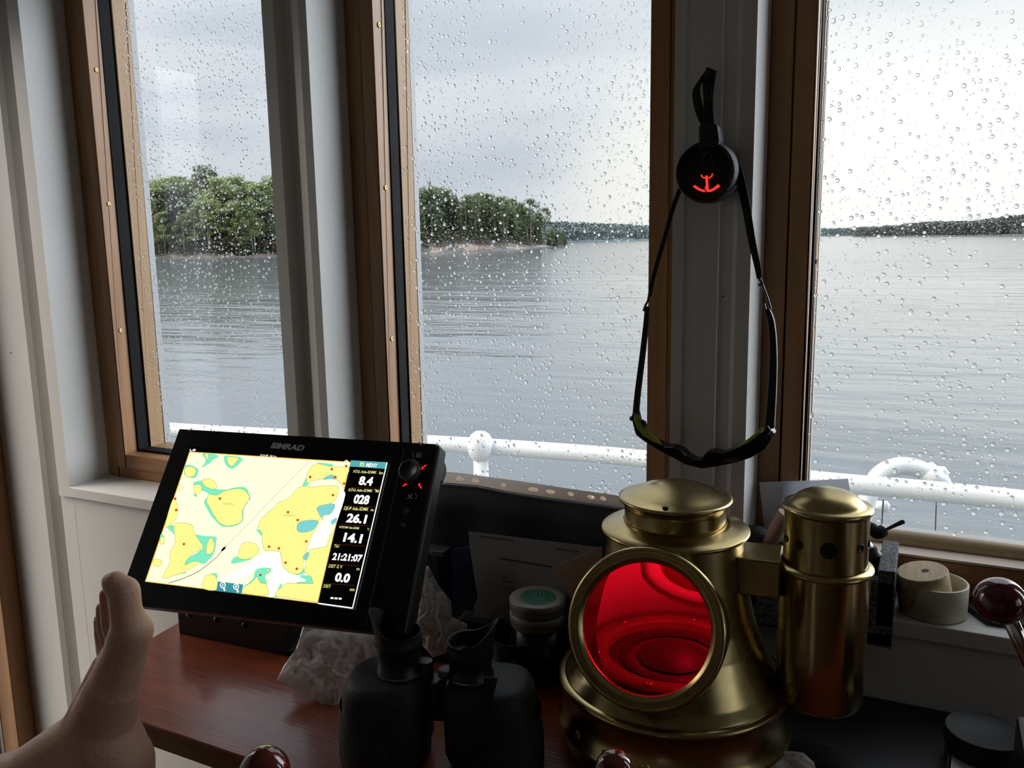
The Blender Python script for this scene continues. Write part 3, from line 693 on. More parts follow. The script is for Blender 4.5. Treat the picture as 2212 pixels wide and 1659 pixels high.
#@@PART3
# ------------------------------------------------------------------ desk
e1 = on(300, 1558, 2, DESK); e2 = on(535, 1638, 2, DESK); ed = (e2-e1).normalized()
yF = min(e2.y, -.27)
q_end = e2
cl = [Vector((-.886, .004, DESK)), Vector((-.886, -.150, DESK))]
c0, c1 = Vector((-.886, -.150, DESK)), e1
for k in range(1, 9):
    s = k/8; mid = Vector((-.886, -.30, DESK)); cl.append((1-s)**2*c0+2*s*(1-s)*mid+s*s*c1)
cl += [e1+ed*.1, e2]
c0 = e2; mid = e2+ed*.12
for k in range(1, 7):
    s = k/6; c1 = Vector((mid.x+.25, mid.y-.01, DESK)); cl.append((1-s)**2*c0+2*s*(1-s)*mid+s*s*c1)
cl += [Vector((1.3, cl[-1].y, DESK)), Vector((1.3, .004, DESK))]
dk = thing('chart_desk', 'varnished mahogany desk with a rounded left corner under the windows', 'desk', (-.2, -.15, 0))
mb = MB(); mb.prism(cl, (0, 0, -.006)); obj('desk_top', mb, M['mahogany'], dk, bevel=.0012, seg=1)
mb = MB(); mb.prism([Vector((v.x+(.004 if v.x < -.5 else 0), v.y+(.004 if v.y < -.1 else 0), DESK-.0062)) for v in cl], (0, 0, -.022)); obj('edge_band', mb, M['bandwood'], dk, label='lighter wooden band under the desk top')
mb = MB()
mb.box((-.70, -.26, 0), (1.25, -.02, DESK-.029)); obj('cabinet_body', mb, M['bandwood'], dk, bevel=.003)

# ------------------------------------------------------------------ chart plotter
P0 = at(409, 975, 1.02); n_ = Vector((.044, -.813, .58)).normalized()
u_ = Vector((.997, .076, .031)); u_ = (u_-n_*u_.dot(n_)).normalized(); v_ = n_.cross(u_)      # v_ points up the face
if v_.z < 0: v_ = -v_
def S(cx, cy, off=0.0): return RP(260+cx/3.0722, 900+cy/3.0722, P0+n_*off, n_)
def Q(px, py, off=0.0): return RP(px, py, P0+n_*off, n_)
face = [Q(385, 924), Q(948, 957), Q(874, 1373), Q(249, 1303)]
cp = thing('chart_plotter', 'black chart plotter with a lit yellow sea chart, tilted back on its bracket', 'chart plotter', Vector(((face[0].x+face[2].x)/2, -.25, DESK)))
mb = MB(); mb.prism([q-n_*.0015 for q in face], -n_*.022); obj('housing', mb, M['black'], cp, bevel=.004, seg=3)
cen = (face[0]+face[1]+face[2]+face[3])/4
bk = [cen+(q-cen)*.86-n_*.0236 for q in face]; bk2 = [cen+(q-cen)*.62-n_*.066 for q in face]
mb = MB(); mb.add(bk+bk2, [(4,5,6,7), (0,1,5,4), (1,2,6,5), (2,3,7,6), (3,0,4,7), (3,2,1,0)]); obj('rear_case', mb, M['black'], cp, bevel=.004)
mb = MB(); fi = [cen+(q-cen)*.985-n_*.0014 for q in face]; mb.prism(fi, n_*.0014); obj('front_glass', mb, M['black_gloss'], cp)
# mounting knob on the right flank
mb = MB(); kp = Q(945, 1018, -.028); mb.tube([kp-u_*.02, kp+u_*.002, kp+u_*.006], [.017, .016, .010], 14); obj('mounting_knob', mb, M['black'], cp, bevel=.001)
# bracket on the desk
b1, b2 = on(388, 1368, 2, DESK+.0005), on(620, 1417, 2, DESK+.0005); bd = (b2-b1).normalized(); bn = Vector((-bd.y, bd.x, 0))
mb = MB()
def loc(a, b_, z): return b1+bd*a+bn*b_+Vector((0, 0, z))
Lb = (b2-b1).length
mb.prism([loc(0, 0, 0), loc(Lb, 0, 0), loc(Lb+.02, .012, 0), loc(Lb+.02, .10, 0), loc(0, .10, 0)], (0, 0, .006))
mb.prism([loc(0, .0, .006), loc(Lb, .0, .006), loc(Lb, .0, .05), loc(0, .0, .07)], bn*.006)
mb.prism([loc(0, .0, .006), loc(0, .10, .006), loc(0, .085, .10), loc(0, .03, .115)], bd*.008)
mb.prism([loc(Lb, .0, .006), loc(Lb, .10, .006), loc(Lb, .085, .10), loc(Lb, .03, .115)], -bd*.008)
br = obj('bracket', mb, M['black'], cp, bevel=.0025)
for a in (.02, .065, .11):
    mb = MB(); Mx = Matrix.Translation(loc(a, -.0002, .03)) @ (-bn).to_track_quat('Z', 'Y').to_matrix().to_4x4()
    mb.lathe([(.004, 0), (.004, .002), (.001, .0024)], 12, Mx, cap1=True); obj('bolt', mb, M['black_gloss'], br)
# ---- the display: one flat sheet of layered artwork
def em(c, s=1.0): return emission('screen_%02d' % len(SM), srgb(*c), s)
SM = []
def lay(c, s=1.0): SM.append(em(c, s)); return len(SM)-1
cream = lay((255, 255, 216), 1.1); deep = lay((255, 255, 253), 1.2); teal = lay((132, 238, 196)); land = lay((252, 247, 146), 1.05); outl = lay((150, 150, 96))
dark = lay((12, 12, 10), .35); white = lay((255, 255, 250), 1.1); red = lay((206, 70, 34)); cy_ = lay((84, 178, 182)); lab = lay((240, 236, 150)); sepc = lay((84, 34, 24), .7); btn = lay((62, 150, 164)); faint = lay((206, 196, 110)); orange = lay((255, 196, 60)); blue = lay((130, 214, 214))
mb = MB()
T = .0003
def PL(pts, mi, k): mb.poly([S(x, y, T*k+.0002) for x, y in pts], mi)
def LN(pts, mi, k, wd, closed=False): mb.line([S(x, y, T*k+.0002) for x, y in pts], wd, n_, mi, closed)
PL([(455, 200), (1775, 292), (1542, 1272), (163, 1095)], dark, 0)
PL([(458, 232), (1530, 300), (1310, 1240), (163, 1095)], orange, 1)
PL([(462, 238), (1524, 305), (1307, 1234), (170, 1091)], cream, 1.4)
def smooth_poly(pts, k=4):
    n = len(pts); out = []
    for i in range(n):
        p0, p1, p2, p3 = pts[i-1], pts[i], pts[(i+1) % n], pts[(i+2) % n]
        for j in range(k):
            s = j/k
            out.append(tuple(.5*(2*p1[a]+(p2[a]-p0[a])*s+(2*p0[a]-5*p1[a]+4*p2[a]-p3[a])*s*s+(3*p1[a]-p0[a]-3*p2[a]+p3[a])*s**3) + (random.uniform(-1.6, 1.6) if j else 0) for a in (0, 1)))
    return out
DEEP = [[(1300,765),(1345,712),(1400,650),(1440,560),(1472,500),(1492,520),(1440,690),(1405,722),(1372,790),(1352,856),(1252,876),(1262,820)],
        [(930,915),(1045,905),(1066,965),(1090,1020),(1150,1052),(1235,1078),(1225,1092),(1100,1098),(1045,1140),(1012,1192),(982,1188),(988,1060),(994,1020),(900,1005),(830,1060),(700,1090),(660,1085),(800,1010)]]
TEAL = [[(484,440),(550,425),(600,470),(690,484),(760,470),(830,470),(864,540),(850,560),(820,616),(812,690),(770,722),(690,732),(640,702),(600,655),(568,600),(556,560),(585,515),(535,492),(505,530),(488,524),(498,485)],
 [(430,325),(470,322),(516,350),(508,396),(470,408),(425,385)], [(545,242),(652,258),(612,290),(585,315),(540,338),(566,292)],
 [(700,258),(806,275),(792,310),(742,347),(704,325),(688,288)], [(300,722),(360,724),(368,790),(345,770)],
 [(484,785),(560,792),(634,798),(636,832),(618,912),(560,975),(500,968),(430,988),(440,945),(545,868)], [(330,1056),(402,1010),(436,1036),(380,1050)],
 [(1206,462),(1236,405),(1254,440),(1224,466)], [(905,740),(950,775),(945,795),(916,770)], [(1308,306),(1405,314),(1398,338),(1352,332)],
 [(740,952),(770,928),(865,925),(862,950),(746,976)], [(820,1128),(878,1078),(905,1012),(992,1004),(996,1030),(962,1060),(972,1112),(930,1108),(905,1088),(850,1130)],
 [(1062,885),(1090,890),(1078,940),(1062,910)], [(1205,1052),(1272,1064),(1282,1100),(1246,1120),(1160,1100),(1232,1090),(1196,1066)], [(1210,1010),(1235,1020),(1200,1050),(1160,1046)],
 [(268,780),(292,800),(288,848),(262,835)], [(1022,1196),(1060,1115),(1075,1118),(1040,1198)], [(596,1045),(640,1040),(640,1075),(610,1070)]]
LAND = [[(572,560),(592,514),(640,522),(700,490),(800,480),(845,510),(856,545),(815,610),(805,690),(770,714),(700,724),(655,700),(622,655),(592,600)],
 [(545,420),(600,412),(640,465),(610,482),(560,458)], [(492,456),(532,455),(538,490),(507,522),(492,500)], [(430,342),(470,332),(500,352),(488,390),(450,402),(430,385)],
 [(562,248),(584,250),(576,292)], [(714,266),(780,274),(768,302),(736,330),(712,300)],
 [(1205,462),(1290,466),(1360,458),(1442,462),(1444,500),(1418,560),(1350,590),(1318,598),(1338,640),(1320,690),(1290,758),(1268,790),(1240,870),(1230,920),(1212,980),(1204,1030),(1150,1043),(1092,1008),(1072,958),(1062,900),(1000,888),(952,878),(940,780),(916,730),(935,680),(1000,620),(1050,570),(1120,540),(1170,482)],
 [(1240,380),(1262,340),(1310,312),(1400,332),(1514,338),(1500,400),(1484,470),(1440,420),(1350,414),(1270,428),(1238,442)],
 [(356,716),(420,706),(478,722),(492,772),(548,868),(492,900),(442,948),(430,986),(480,962),(528,968),(450,1018),(420,1036),(350,1056),(292,1074),(286,1050),(330,962),(330,900),(364,830)],
 [(600,802),(624,850),(610,904),(572,908),(574,850)], [(350,545),(382,600),(372,668),(340,712),(298,720)],
 [(782,918),(800,852),(840,832),(890,842),(920,880),(900,918),(842,946),(784,938)], [(548,1138),(560,1062),(600,1046),(636,1066),(638,1148)],
 [(822,1132),(880,1092),(905,1062),(930,1102),(968,1112),(974,1186),(812,1168)], [(1424,742),(1392,792),(1370,862),(1252,882),(1218,1028),(1268,1066),(1280,1108),(1104,1106),(1044,1150),(1024,1190),(1308,1232)],
 [(222,945),(268,950),(270,985),(222,990)], [(270,795),(292,810),(286,846),(264,835)], [(975,1012),(988,1014),(982,1030),(972,1028)]]
for q in DEEP: PL(smooth_poly(q), deep, 2)
for q in TEAL: PL(smooth_poly(q), teal, 3)
for q in LAND:
    sp = smooth_poly(q) if q[0] != (1424, 742) else q
    PL(sp, land, 4); LN(sp, outl, 4.4, .00035, True)
for q in [[(1186,702),(1240,688),(1310,692),(1290,740),(1242,764),(1182,764),(1172,730)], [(1312,598),(1420,580),(1400,640),(1342,660),(1348,688),(1316,640)], [(1345,412),(1402,386),(1440,408),(1372,416)], [(1400,692),(1436,672),(1430,700),(1404,714)], [(1225,912),(1254,902),(1236,950),(1212,940)]]:
    PL(smooth_poly(q), blue, 5); LN(smooth_poly(q), outl, 5.2, .0003, True)
LN([(320,1105),(400,1080),(470,1052),(530,1020),(570,990),(600,965),(640,932),(680,882)], dark, 6, .0007); LN([(690,870),(880,680),(1060,490),(1250,297)], outl, 6, .0004)
PL([(668,888),(682,868),(702,860),(694,880),(676,894)], dark, 6.5); LN([(388,450),(422,470),(390,496)], outl, 6, .0004, True)
for x, y in [(1260,401),(1403,349),(1425,402),(1499,328),(1485,444),(1411,521),(1113,634),(1177,686),(661,544),(364,545),(371,620),(422,846),(987,863),(1052,874),(1234,828),(1096,969),(1171,1010),(929,1051)]:
    PL([(x-7, y-8), (x+9, y-7), (x+6, y+8), (x-9, y+7)], red, 6)
PL([(648,1094), (816,1114), (804,1175), (636,1157)], btn, 7)
for cx, cy2, sgn in ((680, 1118, 0), (768, 1128, 1)):
    LN([(cx+17*math.cos(2*PI*k/18), cy2+17*math.sin(2*PI*k/18)) for k in range(18)], white, 8, .0011, True); LN([(cx+6, cy2+18), (cx+14, cy2+38)], white, 8, .002)
    LN([(cx-8, cy2), (cx+8, cy2)], white, 8, .001)
    if sgn: LN([(cx, cy2-8), (cx, cy2+8)], white, 8, .001)
def TX(s, x0, y0, x1, y1, hp, mi, k=8, bold=.02):
    A, B = S(x0, y0, T*k), S(x1, y1, T*k); hgt = (S(x0, y0, 0)-S(x0, y0-hp, 0)).length
    text_on(mb, s, A, B, v_, hgt, mi, bold)
TX('ALSON', 676, 582, 746, 586, 11, faint, 6); TX('KARKLO', 1086, 660, 1160, 662, 11, faint, 6)
PL([(1530, 290), (1772, 303), (1763, 346), (1523, 331)], cy_, 7); PL([(1592, 302), (1620, 304), (1617, 330), (1589, 328)], lab, 8); PL([(1600, 311), (1612, 312), (1610, 322), (1598, 321)], cy_, 8.6)
TX('MENY', 1629, 332, 1703, 338, 25, white, 8)
for s_, x0, y0, x1, y1, hp, mi, bo in [('FÖG Atle-SDMK', 1545, 372, 1699, 379, 21, lab, .012), ('kn', 1716, 382, 1740, 383, 20, lab, .012), ('8.4', 1578, 449, 1670, 456, 54, white, .045),
   ('KÖG Atle-SDMK', 1513, 494, 1672, 501, 21, lab, .012), ('°M', 1682, 502, 1711, 504, 20, lab, .012), ('028', 1543, 572, 1646, 580, 56, white, .045),
   ('DJUP Atle-SDMK', 1482, 617, 1644, 626, 21, lab, .012), ('m', 1661, 627, 1679, 628, 13, lab, .012), ('26.1', 1496, 697, 1628, 708, 56, white, .045),
   ('WTRTMP Atle-SDMK', 1449, 739, 1585, 748, 14, lab, .015), ('°C', 1636, 754, 1650, 755, 15, lab, .012), ('14.1', 1476, 826, 1598, 838, 56, white, .045),
   ('TID', 1415, 867, 1450, 869, 20, lab, .012), ('21:21:07', 1403, 948, 1600, 962, 44, white, .04),
   ('DIST G V', 1381, 1001, 1470, 1008, 21, lab, .012), ('m', 1566, 1019, 1585, 1020, 13, lab, .012), ('0.0', 1419, 1090, 1517, 1100, 56, white, .045),
   ('DIST', 1347, 1133, 1394, 1138, 21, lab, .012), ('nm', 1521, 1156, 1552, 1158, 14, lab, .012)]:
    TX(s_, x0, y0, x1, y1, hp, mi, 8, bo)
for a in ((1530,468,1722,476), (1498,591,1690,600), (1465,716,1655,726), (1432,848,1620,858), (1395,977,1585,990), (1360,1106,1550,1121)): LN([(a[0], a[1]), (a[2], a[3])], sepc, 8, .0007)
for k in range(3): x = 1396+k*27; PL([(x, 1197+k*2), (x+20, 1199+k*2), (x+17, 1211+k*2), (x-3, 1209+k*2)], white, 8)
LN([(1770, 304), (1541, 1271), (1312, 1239)], white, 8, .0013)
TX('21:21:07', 925, 263, 980, 267, 13, white, 8, .015); TX('26.2 m', 990, 268, 1033, 271, 13, white, 8, .015)
LN([(463, 214), (463, 227), (478, 228)], white, 8, .001); LN([(484, 216), (482, 228)], white, 8, .001); LN([(492+7*math.cos(k), 222+6*math.sin(k)) for k in (0, 1, 2, 3, 4, 5)], white, 8, .001, True); LN([(1482, 302), (1500, 290), (1512, 300)], white, 8, .0012)
obj('screen', mb, SM, cp, label='lit screen with a yellow and green sea chart and a black data column', fixn=False)
# printed marks and controls on the bezel
mb = MB(); A, B = S(995, 206, .0002), S(1214, 226, .0002); text_on(mb, 'SIMRAD', A, B, v_, (S(995, 206)-S(995, 172)).length, 0, .05, shear=.25)
obj('logo', mb, M['logo'], cp, label='grey SIMRAD lettering on the top bezel', fixn=False)
mb = MB(); mb.line([S(1884, 212, .0002), S(1628, 1386, .0002)], .0006, n_); obj('bezel_line', mb, M['grey_print'], cp, fixn=False)
for a_, b_ in ((S(452, 95, .0002), S(478, 77, .0002)), (S(1980, 168, .0002), S(1998, 190, .0002))):
    mb = MB(); mb.line([a_, b_], .0016, n_); obj('corner_mark', mb, M['logo'], cp, fixn=False)
mb = MB()
for i in range(3):
    for j in range(3): c = S(1970+i*13-j*2, 243+j*12, .0002); mb.line([c-u_*.0008, c+u_*.0008], .0014, n_)
mb.line([S(1975+34*math.cos(a), 255+34*math.sin(a), .0002) for a in [2.3+.1*k for k in range(16)]], .0006, n_)
obj('pages_key', mb, M['logo'], cp, fixn=False)
mb = MB(); mb.line([S(1908, 515, .0002), S(1938, 545, .0002)], .0012, n_); mb.line([S(1938, 513, .0002), S(1904, 546, .0002)], .0012, n_)
mb.line([S(1928+38*math.cos(a), 530+34*math.sin(a), .0002) for a in [-.8+.1*k for k in range(16)]], .0006, n_)
obj('cancel_key', mb, M['logo'], cp, fixn=False)
mb = MB()
for s_, x0, y0, x1, y1 in (('STBY', 1880, 628, 1918, 632), ('AUTO', 1876, 645, 1914, 649)): text_on(mb, s_, S(x0, y0, .0002), S(x1, y1, .0002), v_, .0036, 0, .01)
obj('standby_key', mb, M['grey_print'], cp, fixn=False)
mb = MB(); text_on(mb, 'MARK', S(1858, 728, .0002), S(1896, 732, .0002), v_, .0036, 0, .01); obj('mark_key', mb, M['grey_print'], cp, fixn=False)
kc = S(1930, 366, .0); Mx = Matrix.Translation(kc) @ n_.to_track_quat('Z', 'Y').to_matrix().to_4x4()
mb = MB(); mb.lathe([(.0122, 0), (.0120, .006), (.0112, .0075), (.0098, .0076)], 40, Mx); mb.lathe([(.0098, .0076), (.009, .0065), (.0001, .006)], 40, Mx, mi=1)
obj('rotary_knob', mb, [M['ring_grey'], M['black']], cp)
redl = emission('red_backlight', srgb(255, 40, 50), 1.0)
for ptss in ([[(1998, 342), (2010, 334), (2030, 322)], [(2000, 338), (2008, 350)]], [[(1876, 464), (1890, 446), (1902, 452)]], [[(1978, 446), (1998, 476)], [(1982, 444), (1990, 450)]]):
    mb = MB()
    for pts in ptss: mb.line([S(x, y, .0004) for x, y in pts], .0017, n_)
    obj('key_light', mb, redl, cp, label='small glowing red chevron beside the rotary knob', fixn=False)

# ------------------------------------------------------------------ brass binnacle hood with red window and side lamp
rr0 = ray(1453, 1455); dh = Vector((rr0.x, rr0.y, 0)).normalized()
AX = C+dh*.81; ax = (AX.x, AX.y)
def RZp(row, hw):
    z = axis_z(ax, row); return (hw/F*depth_of(Vector((ax[0], ax[1], z))), z)
Mx = Matrix.Translation((ax[0], ax[1], 0))
bn_ = thing('binnacle', 'polished brass ship binnacle hood with a round red window and side lamp', 'binnacle', Vector((ax[0], ax[1], DESK)))
hoodp = [RZp(*q) for q in [(1452, 232), (1447, 229), (1430, 216), (1400, 200), (1360, 182), (1318, 168), (1270, 158), (1220, 151), (1180, 146), (1150, 142), (1132, 140)]]
hr = sorted([(z, r) for r, z in hoodp])
def hood_r(z):
    if z <= hr[0][0]: return hr[0][1]
    for i in range(len(hr)-1):
        if hr[i][0] <= z <= hr[i+1][0]: return hr[i][1]+(hr[i+1][1]-hr[i][1])*(z-hr[i][0])/(hr[i+1][0]-hr[i][0])
    return hr[-1][1]
# round window: centre, direction
zc = axis_z(ax, 1395); Pw = at(1393, 1357, depth_of(Vector((ax[0], ax[1], zc)))-.098)
vray = (Pw-C).normalized()
hdir = Vector((-vray.x, -vray.y, 0)).normalized(); rotd = Matrix.Rotation(math.radians(-13), 3, 'Z') @ hdir
wn = (rotd*math.cos(math.radians(21))+Vector((0, 0, 1))*math.sin(math.radians(21))).normalized()
wu = Vector((0, 0, 1)).cross(wn).normalized(); wv = wn.cross(wu)
Rw = 171/F*depth_of(Pw)
def in_tube(v, rad, front=True):
    d = v-Pw; a = d.dot(wn); return a < .02 and a > -.085 and (d-wn*a).length < rad
def hood_mesh(off, mi, hole=True):
    m_ = MB(); n = 300; zs = [hr[0][0]+(hr[-1][0]-hr[0][0])*k/150 for k in range(151)]
    g_ = [[Vector((ax[0]+(hood_r(z)-off)*math.cos(2*PI*k/n), ax[1]+(hood_r(z)-off)*math.sin(2*PI*k/n), z)) for z in zs] for k in range(n)]
    vs = [v for row in g_ for v in row]; nv = len(zs); fs = []
    rear = Vector((ax[0], ax[1], 0)) 
    for k in range(n):
        for j in range(nv-1):
            k2 = (k+1) % n; f_ = (k*nv+j, k2*nv+j, k2*nv+j+1, k*nv+j+1); c_ = (vs[f_[0]]+vs[f_[2]])/2
            if in_tube(c_, Rw-.004): continue
            dR = c_-Rp; 
            if (dR - rn*dR.dot(rn)).length < RH and dR.dot(rn) > -.03: continue
            fs.append(f_)
    m_.add(vs, fs, mi, True); return m_
rn = Vector((.17, .95, .22)).normalized(); Rp = Vector((ax[0], ax[1], axis_z(ax, 1235)))+rn*.060
rq = ray(1498, 1222); sA = depth_of(Vector((ax[0], ax[1], axis_z(ax, 1235))))
while True:
    Rp = C+rq*sA; sA += .001
    if math.hypot(Rp.x-ax[0], Rp.y-ax[1]) > hood_r(Rp.z)-.003: break
rn = Vector((Rp.x-ax[0], Rp.y-ax[1], .012)).normalized(); qq_ = 0; Rr = .040; RH = .034
mb = hood_mesh(0, 0); i_ = hood_mesh(.0022, 1); mb.add(i_.v, i_.f, 1, True); obj('hood', mb, [M['brass'], M['brass_in']], bn_, fixn=False)
# window tube following the hood
def reach(a):
    d = (wu*math.cos(a)+wv*math.sin(a))*(Rw-.003); p_ = Pw+d; s = 0
    while s < .14:
        q = p_-wn*s; 
        if math.hypot(q.x-ax[0], q.y-ax[1]) < hood_r(q.z)-.0005: return s
        s += .001
    return s
mb = MB(); na = 96; rows_ = []
for k in range(na):
    a = 2*PI*k/na; d = (wu*math.cos(a)+wv*math.sin(a)); s = min(max(reach(a), .006), .11)
    rows_.append([Pw+d*(Rw-.003)-wn*.002, Pw+d*(Rw-.003)-wn*s*.5, Pw+d*(Rw-.003)-wn*(s+.002), Pw+d*(Rw-.0055)-wn*(s+.002), Pw+d*(Rw-.0055)-wn*.004])
mb.grid(rows_, closed_u=True); wt = obj('window_tube', mb, M['brass'], bn_, fixn=False)
Mw = Matrix.Translation(Pw) @ Matrix((wu, wv, wn)).transposed().to_4x4()
mb = MB(); mb.lathe([(Rw-.013, -.004), (Rw-.012, .001), (Rw-.009, .0015), (Rw-.008, .0035), (Rw-.006, .0015), (Rw-.0035, .0045), (Rw, .003), (Rw+.0015, -.001), (Rw, -.006), (Rw-.004, -.0065)], 96, Mw)
obj('window_rim', mb, M['brass'], wt)
mb = MB(); mb.lathe([(Rw-.0105, -.003), (.0001, -.003)], 96, Mw, smooth=False); obj('red_glass', mb, M['redglass'], wt, label='round red glass pane')
Mr = Matrix.Translation(Rp) @ rn.to_track_quat('Z', 'Y').to_matrix().to_4x4()
mb = MB(); rg = []
for k in range(72):
    a_ = 2*PI*k/72; ru = Vector((0, 0, 1)).cross(rn).normalized(); rv = rn.cross(ru); row = []
    for rad_, off_ in ((Rr+.009, .0028), (Rr+.008, .005), (Rr+.002, .0055), (Rr-.001, .0045), (Rr-.004, .0035), (Rr-.006, .0012)):
        q = Rp+(ru*math.cos(a_)+rv*math.sin(a_))*rad_ - rn*.045
        for _ in range(200):          # slide outwards until it meets the hood wall
            if math.hypot(q.x-ax[0], q.y-ax[1]) >= hood_r(q.z)-off_: break
            q = q+rn*.001
        row.append(q)
    rg.append(row)
mb.grid(rg, closed_u=True); rt_o = obj('rear_window', mb, M['brass_in'], bn_, label='round rear window ring inside the hood', fixn=False)
mb = MB(); cq = sum([r[-1] for r in rg], Vector())/72
mb.add([cq]+[r[-1] for r in rg], [(0, 1+k, 1+(k+1) % 72) for k in range(72)], 0, True); obj('rear_glass', mb, material('smoked_red_glass', srgb(150, 60, 60), .15), rt_o)
# shoulder, neck, lid
sh = [RZp(*q) for q in [(1150, 143), (1146, 150), (1143, 156), (1142, 157), (1140, 158), (1138, 157.5), (1136, 155), (1130, 138), (1124, 120), (1121, 112)]]
mb = MB(); mb.lathe(sh+[(sh[-1][0]-.004, sh[-1][1]-.002), (sh[0][0]-.004, sh[0][1]-.001)], 72, Mx); obj('shoulder', mb, M['brass'], bn_)
nk = [RZp(1121, 108), RZp(1088, 108)]
mb = MB(); mb.lathe([(nk[0][0], nk[0][1]-.004), nk[0], nk[1]], 72, Mx); obj('neck', mb, M['brass'], bn_)
lr, lz = RZp(1074, 121); ld = [(lr-.004, lz-.003), (lr, lz-.001), (lr, lz+.001), (lr-.003, lz+.0015), (lr*.8, lz+.005), (lr*.6, lz+.0095), (lr*.4, lz+.013), (lr*.2, lz+.015), (.0001, lz+.0155)]
mb = MB(); mb.lathe(ld, 72, Mx); mb.lathe([(nk[1][0]+.0006, lz-.010), (nk[1][0]+.0006, lz-.0031)], 72, Mx); mb.lathe([(nk[1][0]+.0006, lz-.0031), (lr-.004, lz-.003)], 72, Mx); ldo = obj('lid', mb, M['brass'], bn_)
mb = MB(); hp_ = Vector((ax[0], ax[1], lz+.0036))+((C-AX)*Vector((1, 1, 0))).normalized()*lr*.80+RT*(-lr*.16); mb.lathe([(.0032, -.001), (.0032, .0005), (.0001, .0008)], 12, Matrix.Translation(hp_)); obj('rivet', mb, M['brass_dark'], ldo)
# base drum
bs = [RZp(*q) for q in [(1448, 232), (1449, 240), (1453, 246), (1460, 244), (1464, 238), (1500, 238), (1534, 239), (1538, 245), (1545, 246), (1550, 240), (1556, 236)]]
bs += [(bs[-1][0]-.006, bs[-1][1]-.03), (bs[-1][0]-.012, DESK+.0005)]
mb = MB(); mb.lathe(bs, 96, Mx); obj('base_drum', mb, M['brass'], bn_)
for k in range(3):
    a = -PI/2+.35*(k-1)-.3; zq = bs[5][1]-.012; mb = MB(); Ms = Matrix.Translation((ax[0]+bs[5][0]*math.cos(a), ax[1]+bs[5][0]*math.sin(a), zq)) @ Vector((math.cos(a), math.sin(a), 0)).to_track_quat('Z', 'Y').to_matrix().to_4x4()
    mb.lathe([(.0045, -.001), (.0045, .0008), (.002, .0016), (.0001, .0016)], 14, Ms); obj('rivet', mb, M['screw'], bn_)
# compass bowl inside
cb, cz = RZp(1404, 190)
cpb = None
mb = MB(); mb.lathe([(cb*.74, cz-.03), (cb*.74, cz-.001), (cb*.76, cz+.001), (cb*.98, cz), (cb, cz-.002), (cb, cz-.012), (cb*.9, cz-.03)], 72, Mx)
cpb = obj('compass_bowl', mb, material('bowl_brass', srgb(150, 128, 96), .4, noise_amt=.4, noise_scale=60), bn_, label='compass bowl with a flat ring inside the hood')
mb = MB(); mb.lathe([(cb*.735, cz-.008), (.0001, cz-.008)], 64, Mx, smooth=False)
mb.lathe([(cb*.6, cz-.006), (cb*.55, cz-.0045), (cb*.5, cz-.006)], 64, Mx, mi=1); mb.lathe([(cb*.40, cz-.006), (cb*.3, cz-.001), (cb*.15, cz+.002), (.0001, cz+.003)], 48, Mx, mi=1)
for k in range(72):
    a = 2*PI*k/72; r0, r1 = cb*(.64 if k % 6 else .6), cb*.71; d = Vector((math.cos(a), math.sin(a), 0)); c_ = Vector((ax[0], ax[1], cz-.0075)); mb.line([c_+d*r0, c_+d*r1], .0012, Vector((0, 0, 1)), 1)
obj('compass_card', mb, [material('card_tone', srgb(96, 78, 64), .3), material('card_print', srgb(60, 44, 40), .5)], cpb, fixn=False)
for k in range(6):
    a = 2*PI*k/6+.5; mb = MB(); mb.lathe([(.0038, 0), (.0034, .0015), (.0008, .0018), (.0008, .0008)], 12, Matrix.Translation((ax[0]+cb*.87*math.cos(a), ax[1]+cb*.87*math.sin(a), cz+.0006)), cap1=True); obj('screw', mb, M['screw'], cpb)
lp = bpy.data.lights.new('binnacle_lamp', 'POINT'); lp.energy = .20; lp.shadow_soft_size = .008; lp.color = (1, .72, .5)
lo = bpy.data.objects.new('binnacle_lamp', lp); link(lo); lo.location = (ax[0]+.028, ax[1]+.03, cz+.085)
# side lamp canister on its arm
rs = ray(1772, 1420); dhs = Vector((rs.x, rs.y, 0)).normalized(); SXv = C+dhs*.80; sx = (SXv.x, SXv.y)
def RS(row, hw):
    z = axis_z(sx, row); return (hw/F*depth_of(Vector((sx[0], sx[1], z))), z)
Ms_ = Matrix.Translation((sx[0], sx[1], 0))
lower = [RS(*q) for q in [(1512, 60), (1508, 83), (1500, 88), (1400, 91), (1300, 93), (1226, 95)]]
mb = MB(); mb.lathe(lower, 64, Ms_, cap0=True); sl = obj('side_lamp', mb, M['brass'], bn_, label='tall brass lamp canister beside the hood')
rim = [RS(*q) for q in [(1228, 94), (1225, 100), (1221, 101), (1217, 99), (1213, 88)]]
mb = MB(); mb.lathe(rim, 64, Ms_); obj('flange', mb, M['brass'], sl)
up_ = [RS(*q) for q in [(1216, 87), (1150, 87), (1110, 88), (1099, 89)]]
mb = MB(); mb.lathe(up_, 64, Ms_); obj('chimney', mb, M['brass'], sl)
for a_, s_ in ((-1.68, .0075), (-2.9, .0035), (-2.4, .004), (-.85, .004), (-.3, .004)):
    zq = axis_z(sx, 1160); Mh = Matrix.Translation((sx[0]+(up_[1][0]+.0002)*math.cos(a_+.28), sx[1]+(up_[1][0]+.0002)*math.sin(a_+.28), zq)) @ Vector((math.cos(a_+.28), math.sin(a_+.28), 0)).to_track_quat('Z', 'Y').to_matrix().to_4x4()
    mb = MB(); mb.lathe([(s_, -.0004), (s_, .0004), (s_*.85, .0006), (s_*.8, .0002), (.0001, .0002)], 20, Mh); obj('dark_hole_disc', mb, M['brass_dark'], sl)  # solid dark discs, the shade inside each hole put in as colour
